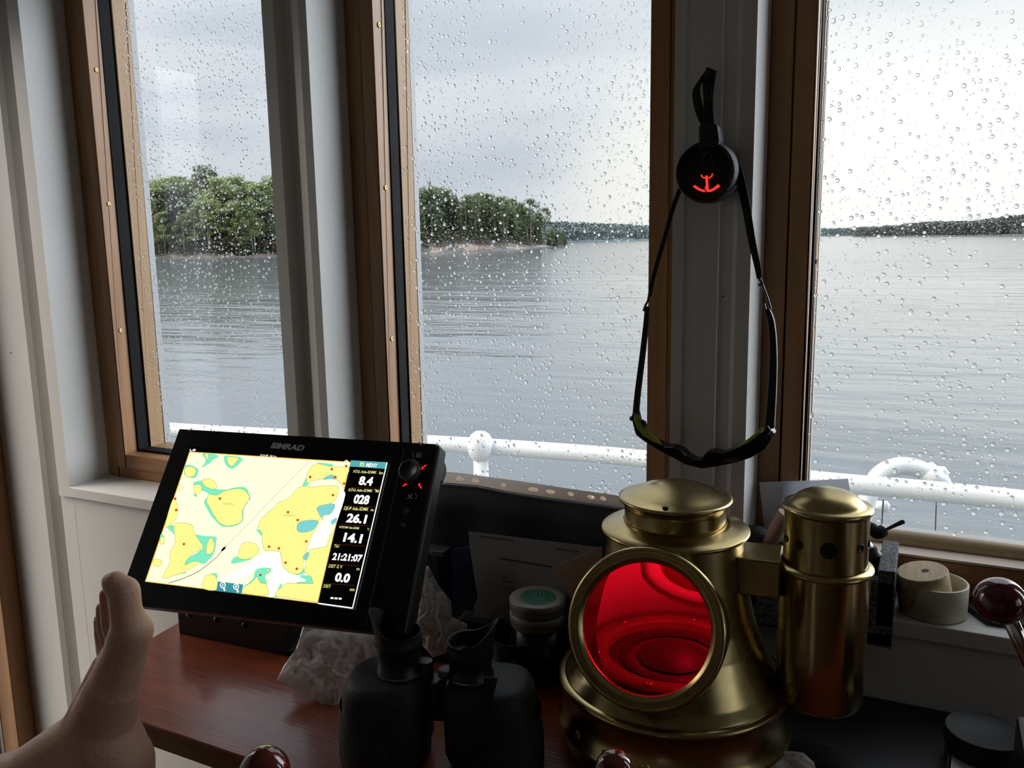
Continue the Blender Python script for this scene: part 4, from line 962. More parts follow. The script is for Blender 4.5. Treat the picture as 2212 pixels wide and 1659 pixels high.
r0, z0 = RS(1094, 95); mb = MB(); mb.lathe([(r0*.92, z0-.012), (r0*.92, z0-.003), (r0*.97, z0-.003), (r0, z0), (r0*.97, z0+.002), (r0*.86, z0+.0025), (r0*.78, z0+.0055), (r0*.66, z0+.010), (r0*.5, z0+.0135), (r0*.3, z0+.0162), (.0001, z0+.0172)], 64, Ms_); obj('lid', mb, M['brass'], sl)
az1, az0 = axis_z(sx, 1205), axis_z(sx, 1285); A_ = Vector((ax[0], ax[1], 0)); B_ = Vector((sx[0], sx[1], 0)); ad = (B_-A_).normalized(); an = Vector((-ad.y, ad.x, 0))
s0 = A_+ad*(hood_r(az1)-.004); s1 = B_-ad*(lower[4][0]-.003)
mb = MB(); mb.prism([s0-an*.024+Vector((0, 0, az0)), s1-an*.024+Vector((0, 0, az0)), s1-an*.024+Vector((0, 0, az1)), s0-an*.024+Vector((0, 0, az1))], an*.048); obj('light_duct', mb, M['brass'], bn_, bevel=.002)
#@@PART4
# ------------------------------------------------------------------ the bare foot of a seated person
def organic(name, caps, mats, parent, voxel=.0022, smooth=6, label=None):
    """one continuous body: overlapping tapered limbs fused by a voxel remesh"""
    m_ = MB()
    for (A, ra, B, rb, sq) in caps:
        d = B-A; Ld = d.length; n = 10; q = d.to_track_quat('Z', 'Y').to_matrix().to_4x4() if Ld > 1e-6 else Matrix.Identity(4)
        prof = []
        for k in range(7): a = -PI/2+PI/2*k/6; prof.append((max(ra*math.cos(a), 1e-5), ra*math.sin(a)))
        for k in range(1, 7): a = PI/2*k/6; prof.append((max(rb*math.cos(a), 1e-5), Ld+rb*math.sin(a)))
        m_.lathe(prof, 28, Matrix.Translation(A) @ q)
    org = ORG[parent.name]
    me = bpy.data.meshes.new(name); me.from_pydata([tuple(v-org) for v in m_.v], [], m_.f)
    o = bpy.data.objects.new(name, me); link(o)
    r = o.modifiers.new('r', 'REMESH'); r.mode = 'VOXEL'; r.voxel_size = voxel
    s_ = o.modifiers.new('s', 'SMOOTH'); s_.factor = .5; s_.iterations = smooth
    dg = bpy.context.evaluated_depsgraph_get(); me2 = bpy.data.meshes.new_from_object(o.evaluated_get(dg))
    o.modifiers.clear(); o.data = me2; me2.name = name
    me2.materials.clear(); me2.materials.append(mats); me2.polygons.foreach_set('use_smooth', [True]*len(me2.polygons))
    o.parent = parent; ORG[o.name] = org
    if label: o['label'] = label
    return o
fd = .80
def Fp(x, y, dd=0.0): return at(x, y, fd+dd)
px_ = fd/F
def cap(x0, y0, r0, x1, y1, r1, d0=0, d1=0): return (Fp(x0, y0, d0), r0*px_, Fp(x1, y1, d1), r1*px_, 1)
pe = thing('person', 'bare foot and ankle of a seated person, toes up, beside the chart plotter', 'person', Fp(285, 1700, .02))
caps = [cap(250, 1262, 28, 268, 1278, 34), cap(248, 1258, 26, 238, 1256, 19, 0, .002), cap(268, 1278, 34, 272, 1318, 34), cap(262, 1300, 22, 266, 1372, 30, .012, .014), cap(272, 1318, 33, 284, 1362, 46, 0, .004), cap(256, 1330, 14, 262, 1400, 26, .006, .012),
        cap(284, 1364, 46, 268, 1420, 48, .004, .010), cap(268, 1420, 48, 243, 1490, 60, .010, .018), cap(243, 1490, 60, 214, 1582, 84, .018, .034),
        cap(214, 1582, 84, 250, 1650, 84, .034, .034), cap(250, 1650, 84, 282, 1712, 58, .034, .036), cap(222, 1560, 70, 205, 1590, 70, .06, .062),
        # metatarsal spread away from the camera
        cap(268, 1386, 36, 238, 1480, 52, .034, .036), cap(256, 1396, 32, 228, 1500, 50, .055, .050), cap(246, 1408, 28, 222, 1520, 50, .072, .060),
        # toes two to five
        cap(230, 1283, 16, 234, 1340, 18, .030, .034), cap(234, 1340, 18, 252, 1398, 22, .034, .040),
        cap(219, 1312, 13, 221, 1356, 14.5, .046, .049), cap(221, 1356, 14.5, 243, 1406, 21, .049, .055),
        cap(213, 1338, 12, 216, 1376, 13.5, .060, .062), cap(216, 1376, 13.5, 236, 1420, 21, .062, .066),
        cap(212, 1366, 11, 217, 1394, 12.5, .074, .076), cap(217, 1394, 12.5, 232, 1436, 22, .076, .076),
        # lower leg towards the bottom left
        cap(208, 1596, 82, 60, 1696, 82, .034, .02), cap(60, 1696, 82, -190, 1790, 98, .02, .0), cap(-190, 1790, 98, -520, 1900, 118, 0, -.04),
        # extensor tendon ridge and ankle bone
        cap(214, 1426, 12, 150, 1556, 15, .038, .02)]
ft = organic('bare_foot', caps, M['skin'], pe, voxel=.0021, smooth=9)
# ------------------------------------------------------------------ binoculars standing on the desk
BL_, BR_ = on(834, 1626, 2, DESK), on(1078, 1644, 2, DESK)
bdir = (BR_-BL_).normalized(); bnrm = Vector((bdir.y, -bdir.x, 0))      # towards the viewer
if bnrm.dot(C-BL_) < 0: bnrm = -bnrm
bi = thing('binoculars', 'large black armoured binoculars standing upright with winged eyecups', 'binoculars', Vector(((BL_.x+BR_.x)/2, (BL_.y+BR_.y)/2, DESK)))
EL, ER = RP(862, 1400, BL_, bnrm), RP(1016, 1422, BL_, bnrm)
zb0 = DESK; zsh = RP(864, 1452, BL_, bnrm).z     # shoulder height of the prism housings
scl = lambda P: depth_of(P)/F
for side, (Pb, E_, sg) in enumerate(((BL_, EL, -1), (BR_, ER, 1))):
    rb = 98*scl(Pb)
    mb = MB(); Mt = Matrix.Translation((Pb.x, Pb.y, 0))
    mb.lathe([(rb*.80, zb0+.0005), (rb*.98, zb0+.001), (rb, zb0+.006), (rb, zb0+.030), (rb*.985, zb0+.034), (rb*.98, zsh-.05), (rb*.95, zsh-.03)], 48, Mt, cap0=True)
    bar = obj('objective_barrel', mb, M['black_rub'], bi)
    mb = MB(); hw = (Vector((Pb.x, Pb.y, 0))-Vector((E_.x, E_.y, 0))).length/2; cx = Vector((Pb.x, Pb.y, 0))*.72+Vector((E_.x, E_.y, 0))*.28
    outl_ = []
    for k in range(28):      # rounded housing outline seen from above
        a = 2*PI*k/28; ex = (hw*.62+rb*.80)*(abs(math.cos(a))**.7)*(1 if math.cos(a) >= 0 else -1); ey = rb*.95*(abs(math.sin(a))**.7)*(1 if math.sin(a) >= 0 else -1)
        outl_.append(cx+bdir*ex+bnrm*ey)
    rows_ = []
    for (s_, z) in ((.94, zsh-.075), (1.0, zsh-.068), (1.01, zsh-.030), (1.0, zsh-.018), (.96, zsh-.009), (.88, zsh-.003), (.74, zsh), (.45, zsh+.0005), (.001, zsh+.0008)):
        rows_.append([Vector((cx.x+(q.x-cx.x)*s_, cx.y+(q.y-cx.y)*s_, z)) for q in outl_])
    vs = [q for row in rows_ for q in row]; n = 28
    mb.add(vs, [(i*n+k, i*n+(k+1) % n, (i+1)*n+(k+1) % n, (i+1)*n+k) for i in range(len(rows_)-1) for k in range(n)], 0, True); mb.add(rows_[0], [tuple(range(n))])
    obj('prism_housing', mb, M['black_rub'], bi)
    re = 45*scl(E_); Me = Matrix.Translation((E_.x, E_.y, 0))
    z0 = zsh-.004; z1 = RP(E_ and 0 or 0, 0, BL_, bnrm).z if False else axis_z((E_.x, E_.y), 1388 if side == 0 else 1408)
    mb = MB(); mb.lathe([(re*.96, z0), (re*.96, z0+.004), (re*1.10, z0+.005), (re*1.12, z0+.008), (re*1.04, z0+.010), (re*1.02, z1-.006), (re*1.12, z1-.004), (re*1.12, z1)], 48, Me)
    ep = obj('eyepiece', mb, M['black'], bi)
    mb = MB(); mb.lathe([(re*1.125, z0+.0055), (re*1.135, z0+.0067), (re*1.125, z0+.008)], 48, Me); obj('chrome_ring', mb, M['grey_met'], ep, label='thin metal ring')
    # winged rubber eyecup
    wa = math.atan2((bdir*sg).y, (bdir*sg).x)
    n = 72; P_ = []
    ztop = z1+26*scl(E_); wing = 44*scl(E_)
    for k in range(n):
        a = 2*PI*k/n; dlt = (a-wa+PI) % (2*PI)-PI; wv_ = max(0, math.cos(dlt))**2.2 + .25*max(0, math.cos(dlt))
        back = .0
        top = ztop + wing*wv_*.85; rt_ = re*(1.10+.20*wv_); d = Vector((math.cos(a), math.sin(a), 0)); c_ = Vector((E_.x, E_.y, 0))
        P_.append([c_+d*re*1.06+Vector((0, 0, z1-.002)), c_+d*re*1.10+Vector((0, 0, z1+.004)), c_+d*(re*1.02+(rt_-re*1.02)*.5)+Vector((0, 0, z1+(top-z1)*.5)), c_+d*rt_+Vector((0, 0, top)), c_+d*(rt_+.0004)+Vector((0, 0, top+.0008)),
                   c_+d*(rt_-.0016)+Vector((0, 0, top)), c_+d*(re*.96+(rt_-re)*.5)+Vector((0, 0, z1+(top-z1)*.5)), c_+d*re*.93+Vector((0, 0, z1+.001))])
    mb = MB(); mb.grid(P_, closed_u=True); obj('eyecup', mb, M['black_rub'], ep, label='winged rubber eyecup', fixn=False)
    mb = MB(); mb.lathe([(re*.93, z1+.0005), (re*.6, z1-.001)], 40, Me); mb.lathe([(re*.6, z1-.001), (re*.3, z1-.0002), (.0001, z1)], 32, Me, mi=1); obj('eye_lens', mb, [M['black'], M['black_gloss']], ep)
mid = (EL+ER)/2; mid.z = 0
mb = MB(); mb.tube([mid+Vector((0, 0, zb0+.05)), mid+Vector((0, 0, zsh-.004))], .011, 20); mb.prism([mid-bdir*.03+bnrm*.008+Vector((0, 0, zsh-.045)), mid+bdir*.03+bnrm*.008+Vector((0, 0, zsh-.045)), mid+bdir*.03-bnrm*.008+Vector((0, 0, zsh-.045)), mid-bdir*.03-bnrm*.008+Vector((0, 0, zsh-.045))], (0, 0, .035))
obj('hinge_bridge', mb, M['black'], bi, bevel=.002)
mb = MB(); kp = mid-bdir*.006; mb.lathe([(.0085, zsh-.004), (.0085, zsh+.012), (.0078, zsh+.014), (.0001, zsh+.014)], 28, Matrix.Translation(kp-bdir*.004)); obj('focus_knob', mb, M['black'], bi, bevel=.0006)
mb = MB(); mb.lathe([(.0092, zsh), (.0092, zsh+.006), (.006, zsh+.0066), (.0001, zsh+.0066)], 28, Matrix.Translation(mid+bdir*.012-bnrm*.0)); obj('diopter_dial', mb, M['grey_print'], bi, label='small grey dial between the eyepieces')
mb = MB()   # ribbed strap edge down the front
sp_ = [RP(x, y, BL_+bnrm*(.098*BL_.x*0+.050), bnrm) for x, y in ((1062, 1462), (1052, 1500), (1040, 1560), (1026, 1640))]
for a, b_ in zip(sp_[:-1], sp_[1:]): mb.prism([a-bdir*.006, b_-bdir*.006, b_+bdir*.006, a+bdir*.006], bnrm*.002)
obj('strap_rib', mb, M['cloth'], bi)

# ------------------------------------------------------------------ crumpled plastic bags
def crumple(name, outline, plane_pt, nrm_, thick, mat, seed, sub=16, amp=.010, parent=None, org=None):
    """closed crumpled body: outline (photo points on an upright plane) inflated to a lens with creased folds"""
    pts = [RP(x, y, plane_pt, nrm_) for x, y in outline]; c_ = sum(pts, Vector())/len(pts)
    dense = []
    n = len(pts)
    for i in range(n):
        for j in range(9): dense.append(pts[i].lerp(pts[(i+1) % n], j/9))
    m_ = MB(); nr = sub; off = Vector((seed*3.1, seed*1.7, 0)); fr, bk_ = [], []
    for side in (1, -1):
        rows_ = []
        for k in range(nr+1):
            s_ = k/nr; row = []
            for q in dense:
                p_ = c_.lerp(q, s_)
                h_ = thick*(1-s_**2.2)
                f1 = p_*42+off; cr = abs(noise.noise(f1))+.5*abs(noise.noise(f1*2.3+Vector((5, 1, 2))))+.25*abs(noise.noise(f1*5))
                p_ = p_+nrm_*side*(h_*(.6+.5*noise.noise(p_*22+off)) - amp*(cr-.3)*(1-s_**6))
                row.append(p_)
            rows_.append(row)
        vs = [q for r_2 in rows_ for q in r_2]; nn = len(dense)
        m_.add(vs, [(i*nn+k, i*nn+(k+1) % nn, (i+1)*nn+(k+1) % nn, (i+1)*nn+k) for i in range(nr) for k in range(nn)], 0, True)
    return obj(name, m_, mat, parent, org=org or c_)
nC = (C-on(720, 1450, 2, DESK)); nC.z = 0; nC.normalize(); nB = (nC+Vector((0, 0, .9))).normalized()
tag(crumple('plastic_bag', [(655, 1352), (720, 1345), (800, 1358), (845, 1380), (870, 1440), (820, 1452), (780, 1470), (742, 1500), (733, 1538), (712, 1535), (680, 1510), (655, 1508), (646, 1496), (598, 1468), (612, 1440), (640, 1400)], on(640, 1480, 2, DESK+.018), nB, .022, M['bag'], 1, amp=.015, sub=24),
    'crumpled white plastic bag on the desk between the chart plotter and binoculars', 'plastic bag')
tag(crumple('plastic_bag', [(908, 1228), (925, 1222), (945, 1262), (975, 1300), (978, 1345), (1010, 1350), (1000, 1400), (935, 1420), (900, 1380), (880, 1330), (893, 1290), (905, 1260)], on(945, 1330, 1, -.125), Vector((0, -1, .25)).normalized(), .016, M['bag'], 2, amp=.015, sub=24),
    'small crumpled white bag with a twisted top behind the binocular eyecups', 'plastic bag')
tag(crumple('paper_towel', [(1618, 1656), (1640, 1628), (1665, 1618), (1700, 1621), (1735, 1626), (1762, 1650), (1780, 1700), (1600, 1700)], on(1690, 1650, 2, DESK+.02), nB, .012, M['tissue'], 3, amp=.006),
    'crumpled white paper towel at the foot of the brass binnacle', 'paper towel')

# ------------------------------------------------------------------ papers and plastic sleeve standing against the middle sill
def W_(x, y, yy=-.02): return on(x, y, 1, yy)
sv = thing('document_sleeve', 'clear punched plastic sleeve holding dark printed charts, standing on the desk', 'document sleeve', Vector((-.5, -.02, DESK)))
cu = bpy.data.curves.new('sl', 'CURVE'); cu.dimensions = '2D'; cu.fill_mode = 'BOTH'; cu.resolution_u = 6
def spl(pts):
    s_ = cu.splines.new('POLY'); s_.points.add(len(pts)-1); s_.use_cyclic_u = True
    for p_, q in zip(s_.points, pts): p_.co = (q.x, q.z, 0, 1)
topl = [(900, 1012), (955, 1018), (1005, 1023), (1055, 1030), (1162, 1045), (1240, 1057), (1319, 1068), (1420, 1083)]
botl = [(1420, 1112), (1319, 1096), (1193, 1079), (1099, 1065), (1037, 1052), (955, 1045), (900, 1043)]
spl([W_(x, y) for x, y in topl+botl])
for (x, y, a) in [(958, 1029, 5), (994, 1034, 8), (1027, 1038, 8), (1088, 1048, 5), (1152, 1057, 10), (1189, 1062, 9), (1233, 1067, 6), (1277, 1074, 8), (1303, 1077, 6)]:
    spl([W_(x+a*math.cos(t_)*(1.15), y+4.6*math.sin(t_)+1.5*math.cos(t_)) for t_ in [2*PI*k/14 for k in range(14)]])
co_ = bpy.data.objects.new('sl', cu); link(co_); dg = bpy.context.evaluated_depsgraph_get(); me = bpy.data.meshes.new_from_object(co_.evaluated_get(dg)); bpy.data.objects.remove(co_)
mb = MB(); mb.add([Vector((v.co.x, -.02, v.co.y)) for v in me.vertices], [tuple(p_.vertices) for p_ in me.polygons]); obj('punched_strip', mb, M['sleeve'], sv, solid=.0004)
mb = MB(); ws = [W_(x, y-2, -.021) for x, y in reversed(botl)]; mb.line(ws, .0014, Vector((0, 1, 0)))
stp = [W_(x, y+3, -.0215) for x, y in reversed(botl)]
for a, b_ in zip(stp[:-1], stp[1:]):
    nn = int((b_-a).length/.0022)
    for k in range(nn): q = a.lerp(b_, k/nn); mb.box((q.x-.0004, q.y-.0003, q.z-.0005), (q.x+.0004, q.y+.0001, q.z+.0005))
obj('weld_seam', mb, M['edge'], sv, fixn=False)
P_ = []
bl = list(reversed(botl)); n = 24
for i in range(n+1):
    x = 900+520*i/n
    for j in range(len(bl)-1):
        if bl[j][0] <= x <= bl[j+1][0]: yb = bl[j][1]+(bl[j+1][1]-bl[j][1])*(x-bl[j][0])/(bl[j+1][0]-bl[j][0])
    T_ = W_(x, yb, -.0195); P_.append([Vector((T_.x, -.0195-.030*k/6-.004*math.sin(i*.8)*math.sin(k/6*PI), T_.z+(DESK+.001-T_.z)*k/6)) for k in range(7)])
mb = MB(); mb.grid(P_, smooth=True); obj('printed_chart', mb, M['chartink'], sv, solid=.003, label='dark printed chart inside the sleeve')
pg = thing('document', 'white printed page in the shade leaning behind the snus tin', 'document', Vector((W_(1150, 1300, -.06).x, -.07, DESK)))
nP = Vector((0, -1, .08)).normalized(); Pp = on(1150, 1300, 1, -.052)
def D_(x, y, o_=0): return RP(x, y, Pp+nP*o_, nP)
pgv = [D_(1012, 1148), D_(1290, 1182), D_(1262, 1420), D_(1030, 1400)]
for v in pgv[2:]: pass
mb = MB(); mb.prism(pgv, -nP*.0006); mb.line([D_(1035, 1158, .0004), D_(1110, 1168, .0004)], .0012, nP, 1)
for (a, b_, c_, d_, wd) in [(1080, 1206, 1195, 1225, .0020), (1010+190, 1185, 1250, 1192, .0014), (1085, 1245, 1100, 1248, .0012), (1086, 1255, 1115, 1259, .001), (1088, 1270, 1122, 1275, .001)]:
    A, B = D_(a, b_, .0004), D_(c_, d_, .0004); L_ = (B-A).length; nw = max(2, int(L_/.004)); 
    for k in range(nw): p0 = A.lerp(B, k/nw); p1 = A.lerp(B, (k+.78)/nw); mb.line([p0, p1], wd, nP, 1)
obj('page', mb, [M['paper_shaded'], M['ink']], pg, fixn=False)
mb = MB(); fl = [on(x, y, 1, -.066) for x, y in ((1190, 1228), (1300, 1180), (1300, 1300), (1232, 1290))]; mb.prism(fl, (0, .0008, 0))
tag(obj('envelope', mb, M['pink'], org=fl[3]), 'beige paper corner leaning at the left side of the binnacle', 'paper')
mb = MB(); fl = [on(x, y, 1, -.062) for x, y in ((962, 1190), (1012, 1180), (1030, 1290), (1020, 1320), (975, 1300))]; mb.prism(fl, (0, .002, 0))
tag(obj('booklet', mb, M['navy'], org=fl[4]), 'navy blue booklet edge standing right of the small twisted bag', 'booklet')
rc = thing('black_box', 'small black box with a grey tab behind the right edge of the chart plotter', 'box', Vector((on(935, 1230, 1, -.1).x, -.085, DESK)))
a, b_ = on(880, 1165, 1, -.10), on(960, 1290, 1, -.10)
mb = MB(); mb.box((a.x, -.10, DESK+.001), (b_.x-.005, -.07, a.z-.012)); obj('case', mb, M['black'], rc, bevel=.003)
a, b_ = on(932, 1188, 1, -.1012), on(958, 1204, 1, -.1012); mb = MB(); mb.box((a.x, -.1025, b_.z), (b_.x, -.1002, a.z)); obj('tab', mb, M['grey_print'], rc, bevel=.001, label='grey tab')

# black case lying behind, black pot with wire, snus tin on top
mb = MB(); fl = [on(x, y, 2, DESK+.045) for x, y in ((985, 1335), (1030, 1285), (1055, 1276), (1130, 1285), (1140, 1345), (1060, 1350))]
mb.prism(fl, (0, 0, -.044)); tag(obj('lens_case', mb, M['black_rub'], org=(fl[0].x, fl[0].y, DESK), bevel=.006), 'black padded case lying on the desk left of the snus tin', 'case')
pot = on(1128, 1362, 2, DESK+.050); rp = 76*scl(pot)
pt = thing('black_pot', 'open round black pot with a thin wire loop behind the binoculars', 'pot', Vector((pot.x, pot.y, DESK)))
mb = MB(); mb.lathe([(rp*.9, DESK+.0005), (rp, DESK+.004), (rp, pot.z-.001), (rp*.985, pot.z), (rp*.96, pot.z-.001), (rp*.95, DESK+.004), (.0001, DESK+.004)], 48, Matrix.Translation((pot.x, pot.y, 0)), cap0=True); obj('body', mb, M['black'], pt)
wl = [Vector((pot.x, pot.y, pot.z))+RT*(rp*.9*math.cos(a))+UP*(.010+.020*math.sin(a))-FW*.004*math.sin(a*2) for a in [.1*k for k in range(0, 32)]]
mb = MB(); mb.tube(wl, .0005, 6); obj('wire', mb, M['ring_grey'], pt)
tc_ = on(1162, 1288, 2, DESK+.100); rt2 = 62*scl(tc_); Mt = Matrix.Translation((tc_.x, tc_.y, 0)); zt2 = tc_.z
tb = thing('tin_stand', 'black stand carrying the snus tins behind the pot', 'stand', Vector((tc_.x, tc_.y, DESK)))
mb = MB(); mb.lathe([(rt2*.8, DESK+.0005), (rt2*.8, zt2-.0335)], 32, Mt, cap0=True, cap1=True); obj('column', mb, M['black'], tb)
for k in range(2):
    z_ = zt2-.0165*k-.0165*(1-0)
    z_ = zt2-.0165*(k+1)
    tn = thing('snus_tin', ['round grey snus tin with a green lid emblem, upper of two', 'round grey snus tin under the one with the green emblem'][k], 'tin', Vector((tc_.x, tc_.y, z_)))
    mb = MB(); mb.lathe([(rt2*.93, z_+.0002), (rt2*.96, z_+.001), (rt2*.96, z_+.0062)], 48, Mt, cap0=True); obj('tin_base', mb, M['tin'], tn)
    mb = MB(); mb.lathe([(rt2*.97, z_+.0062), (rt2, z_+.0068), (rt2, z_+.0148), (rt2*.97, z_+.0160), (rt2*.70, z_+.0161), (rt2*.66, z_+.0157), (.0001, z_+.0157)], 48, Mt); ld_ = obj('tin_lid', mb, M['tin'], tn)
    if k == 0:
        mb = MB(); zz_ = z_+.0159; c_ = Vector((tc_.x, tc_.y, zz_)); ux = Vector((RT.x, RT.y, 0)).normalized(); uy = Vector((-ux.y, ux.x, 0)); zv = Vector((0, 0, 1))
        circ = lambda r: [c_+(ux*math.cos(2*PI*i/40)+uy*math.sin(2*PI*i/40))*r for i in range(40)]
        mb.poly(circ(rt2*.64), 0)
        up2_ = zv*.0002
        for r in (.62, .52): mb.line([q+up2_ for q in circ(rt2*r)], .0007, zv, 1, True)
        for xo in (-.24, .2): mb.line([c_+ux*rt2*xo+uy*rt2*.5+up2_, c_+ux*rt2*xo-uy*rt2*.5+up2_], .0007, zv, 1)
        for s_, yo in (('G T', .18), ('P D', -.28)): text_on(mb, s_, c_+ux*(-rt2*.16)+uy*rt2*yo+up2_, c_+ux*(rt2*.14)+uy*rt2*yo+up2_, uy, rt2*.24, 1, .02)
        obj('emblem', mb, [M['tingreen'], M['tin']], ld_, label='green round emblem', fixn=False)
#@@PART5
# ------------------------------------------------------------------ round hand compass hung on the right pillar
yc = -.040
cc = on(1522, 371, 1, yc); rc_ = 66*depth_of(cc)/F
hc = thing('hand_compass', 'round black hand compass with a glowing red dial hanging on the white pillar', 'compass', Vector((cc.x, 0, cc.z)))
Mc = Matrix.Translation((cc.x, yc, cc.z)) @ Matrix(((1, 0, 0), (0, 0, -1), (0, 1, 0))).transposed().to_4x4()
Mc = Matrix.Translation((cc.x, yc, cc.z)) @ Vector((0, -1, 0)).to_track_quat('Z', 'X').to_matrix().to_4x4()
mb = MB(); mb.lathe([(rc_*.86, -.038), (rc_*.95, -.034), (rc_*1.0, -.024), (rc_*1.01, -.008), (rc_*.98, -.001), (rc_*.93, .002), (rc_*.88, .0015), (rc_*.85, -.002)], 72, Mc, cap0=True); obj('case', mb, M['black_rub'], hc)
mb = MB(); mb.lathe([(rc_*.86, -.002), (rc_*.5, -.0015), (.0001, -.001)], 64, Mc); obj('dial', mb, material('smoked_dial', srgb(22, 23, 23), .25), hc)
nD = Vector((0, -1, 0))
def CD(zx, zy, o_=.0): return on(1430+zx*210/1936, 280+zy*180/1659, 1, yc-.0004-o_)   # points of the dial close-up
mb = MB()
def arcpts(lst): return [CD(x, y, .0006) for x, y in lst]
top_ = [(655, 1098), (700, 1135), (760, 1172), (820, 1196), (884, 1208), (950, 1196), (1010, 1168), (1060, 1130), (1118, 1082)]
bot_ = [(1160, 1132), (1090, 1180), (1020, 1222), (950, 1242), (884, 1248), (810, 1240), (730, 1212), (660, 1170), (612, 1138)]
for i in range(8):
    if i in (3, 4): continue
    mb.add([CD(*top_[i], .0006), CD(*top_[i+1], .0006), CD(*bot_[7-i], .0006), CD(*bot_[8-i], .0006)], [(0, 1, 2, 3)])
mb.add([CD(820, 1196, .0006), CD(858, 1204, .0006), CD(858, 1246, .0006), CD(810, 1240, .0006)], [(0, 1, 2, 3)]); mb.add([CD(905, 1205, .0006), CD(950, 1196, .0006), CD(950, 1242, .0006), CD(905, 1246, .0006)], [(0, 1, 2, 3)])
mb.line(arcpts([(785, 895), (792, 930), (815, 950), (860, 964), (884, 966), (930, 960), (975, 945), (995, 920), (1003, 870)]), .0014, nD)
mb.line(arcpts([(884, 915), (900, 1120), (912, 1215)]), .0026, nD); mb.line([CD(882+22*math.cos(a), 1160+30*math.sin(a), .0009) for a in [k*.5 for k in range(13)]], .0010, nD, 0, True)
mb.line(arcpts([(884, 1210), (884, 1240)]), .0008, nD)
obj('dial_light', mb, emission('red_dial_light', srgb(255, 62, 46), 1.0), hc, label='glowing red arc and pointer of the dial', fixn=False)
mb = MB(); mb.line(arcpts([(800, 690), (812, 620), (840, 530), (870, 475), (910, 440), (950, 475), (985, 545), (1005, 620), (1015, 715)]), .0006, nD); mb.line(arcpts([(700, 1310), (800, 1350), (900, 1352), (1010, 1325), (1120, 1270), (1220, 1180)]), .0005, nD)
obj('dial_lines', mb, M['grey_print'], hc, fixn=False)
# neck block and webbing loop
def YP(x, y, yy): return on(x, y, 1, yy)
mb = MB(); mb.prism([YP(x, y, yc-.002) for x, y in ((1508, 274), (1511, 269), (1547, 267), (1550, 272), (1554, 300), (1552, 318), (1509, 320), (1508, 296))], (0, .022, 0)); obj('strap_collar', mb, M['black_rub'], hc, bevel=.002)
mb = MB(); P_ = []
for (x0, y0, x1, y1, yy) in [(1514, 272, 1535, 272, -.020), (1500, 235, 1519, 232, -.014), (1496, 200, 1512, 190, -.010), (1508, 176, 1526, 170, -.008), (1526, 150, 1546, 158, -.006), (1525, 149, 1547, 157, -.011), (1518, 180, 1543, 184, -.020), (1520, 220, 1540, 222, -.026), (1518, 272, 1543, 272, -.030)]:
    A, B = YP(x0, y0, yy), YP(x1, y1, yy); P_.append([A.lerp(B, k/4) for k in range(5)])
Ps = [[*row] for row in zip(*[smoothpath([r[k] for r in P_], 5) for k in range(5)])]
mb.grid(Ps, smooth=True); lpo = obj('wrist_loop', mb, M['cloth'], hc, solid=.0012)
mb = MB(); oe = []
for k in range(20): a = 2*PI*k/20; oe.append(YP(1531+6*math.cos(a), 200+15*math.sin(a), -.0278))
mb.line(oe, .0016, nD, 0, True); mb.line([YP(1528+4.5*math.cos(a), 161+7*math.sin(a), -.0205) for a in [2*PI*k/16 for k in range(16)]], .0014, nD, 0, True)
obj('loop_print', mb, M['dim_print'], lpo, label='grey oval print on the loop', fixn=False)

# ------------------------------------------------------------------ sport glasses hanging by their neck strap from the compass
yg = -.028
gl_ = thing('sport_glasses', 'black sport glasses with lime pads hanging upside down below the hand compass', 'glasses', YP(1520, 995, yg))
def ribbon(pts, wd, th, yy):
    c_ = smoothpath([YP(x, y, yy) for x, y in pts], 5); n = len(c_); m_ = MB(); wds = []
    L_, R_ = [], []
    for i, q in enumerate(c_):
        w_ = wd[0]+(wd[1]-wd[0])*i/(n-1) if isinstance(wd, tuple) else wd
        d = (c_[min(i+1, n-1)]-c_[max(i-1, 0)]).normalized(); s_ = d.cross(Vector((0, 1, 0))).normalized()*w_/2; L_.append(q-s_); R_.append(q+s_)
    b_ = Vector((0, th, 0)); V_ = []
    for l, r in zip(L_, R_): V_ += [l, r, r+b_, l+b_]
    fs = []
    for i in range(n-1):
        for k in range(4): k2 = (k+1) % 4; fs.append((i*4+k, i*4+k2, (i+1)*4+k2, (i+1)*4+k))
    fs += [(0, 3, 2, 1), (4*n-4, 4*n-3, 4*n-2, 4*n-1)]
    m_.add(V_, fs); return m_
sc_px = depth_of(YP(1520, 700, yg))/F
obj('neck_strap', ribbon([(1482, 385), (1466, 415), (1452, 455), (1436, 512), (1420, 566), (1408, 612), (1403, 640)], (9*sc_px, 8*sc_px), .0015, -.020), M['cloth'], gl_)
st2 = obj('neck_strap', ribbon([(1568, 330), (1586, 352), (1600, 395), (1612, 450), (1624, 520), (1636, 575), (1641, 602)], (22*sc_px, 11*sc_px), .0018, -.022), M['cloth'], gl_)
mb = MB(); 
for k in range(9): 
    t_ = k/9; x = 1608+16*t_*1.5; y = 440+ t_*120; mb.line([YP(x-4, y, -.0224), YP(x+4, y+3, -.0224)], .0010, nD); 
    if k % 2: mb.line([YP(x-4, y, -.0224), YP(x-2, y+11, -.0224)], .0010, nD)
obj('strap_print', mb, M['dim_print'], st2, label='worn grey print on the strap', fixn=False)
for pts in ([(1403, 628), (1400, 648), (1394, 660), (1390, 672)], [(1641, 600), (1648, 618), (1658, 645), (1664, 668), (1655, 672), (1650, 655)]):
    mb = MB(); mb.tube(smoothpath([YP(x, y, yg) for x, y in pts], 5), .0013, 8); obj('hook', mb, M['ring_grey'], gl_)
mb = MB(); mb.tube([YP(1640, 602, yg), YP(1647, 612, yg), YP(1638, 616, yg)], .0016, 8); obj('buckle', mb, M['black'], gl_)
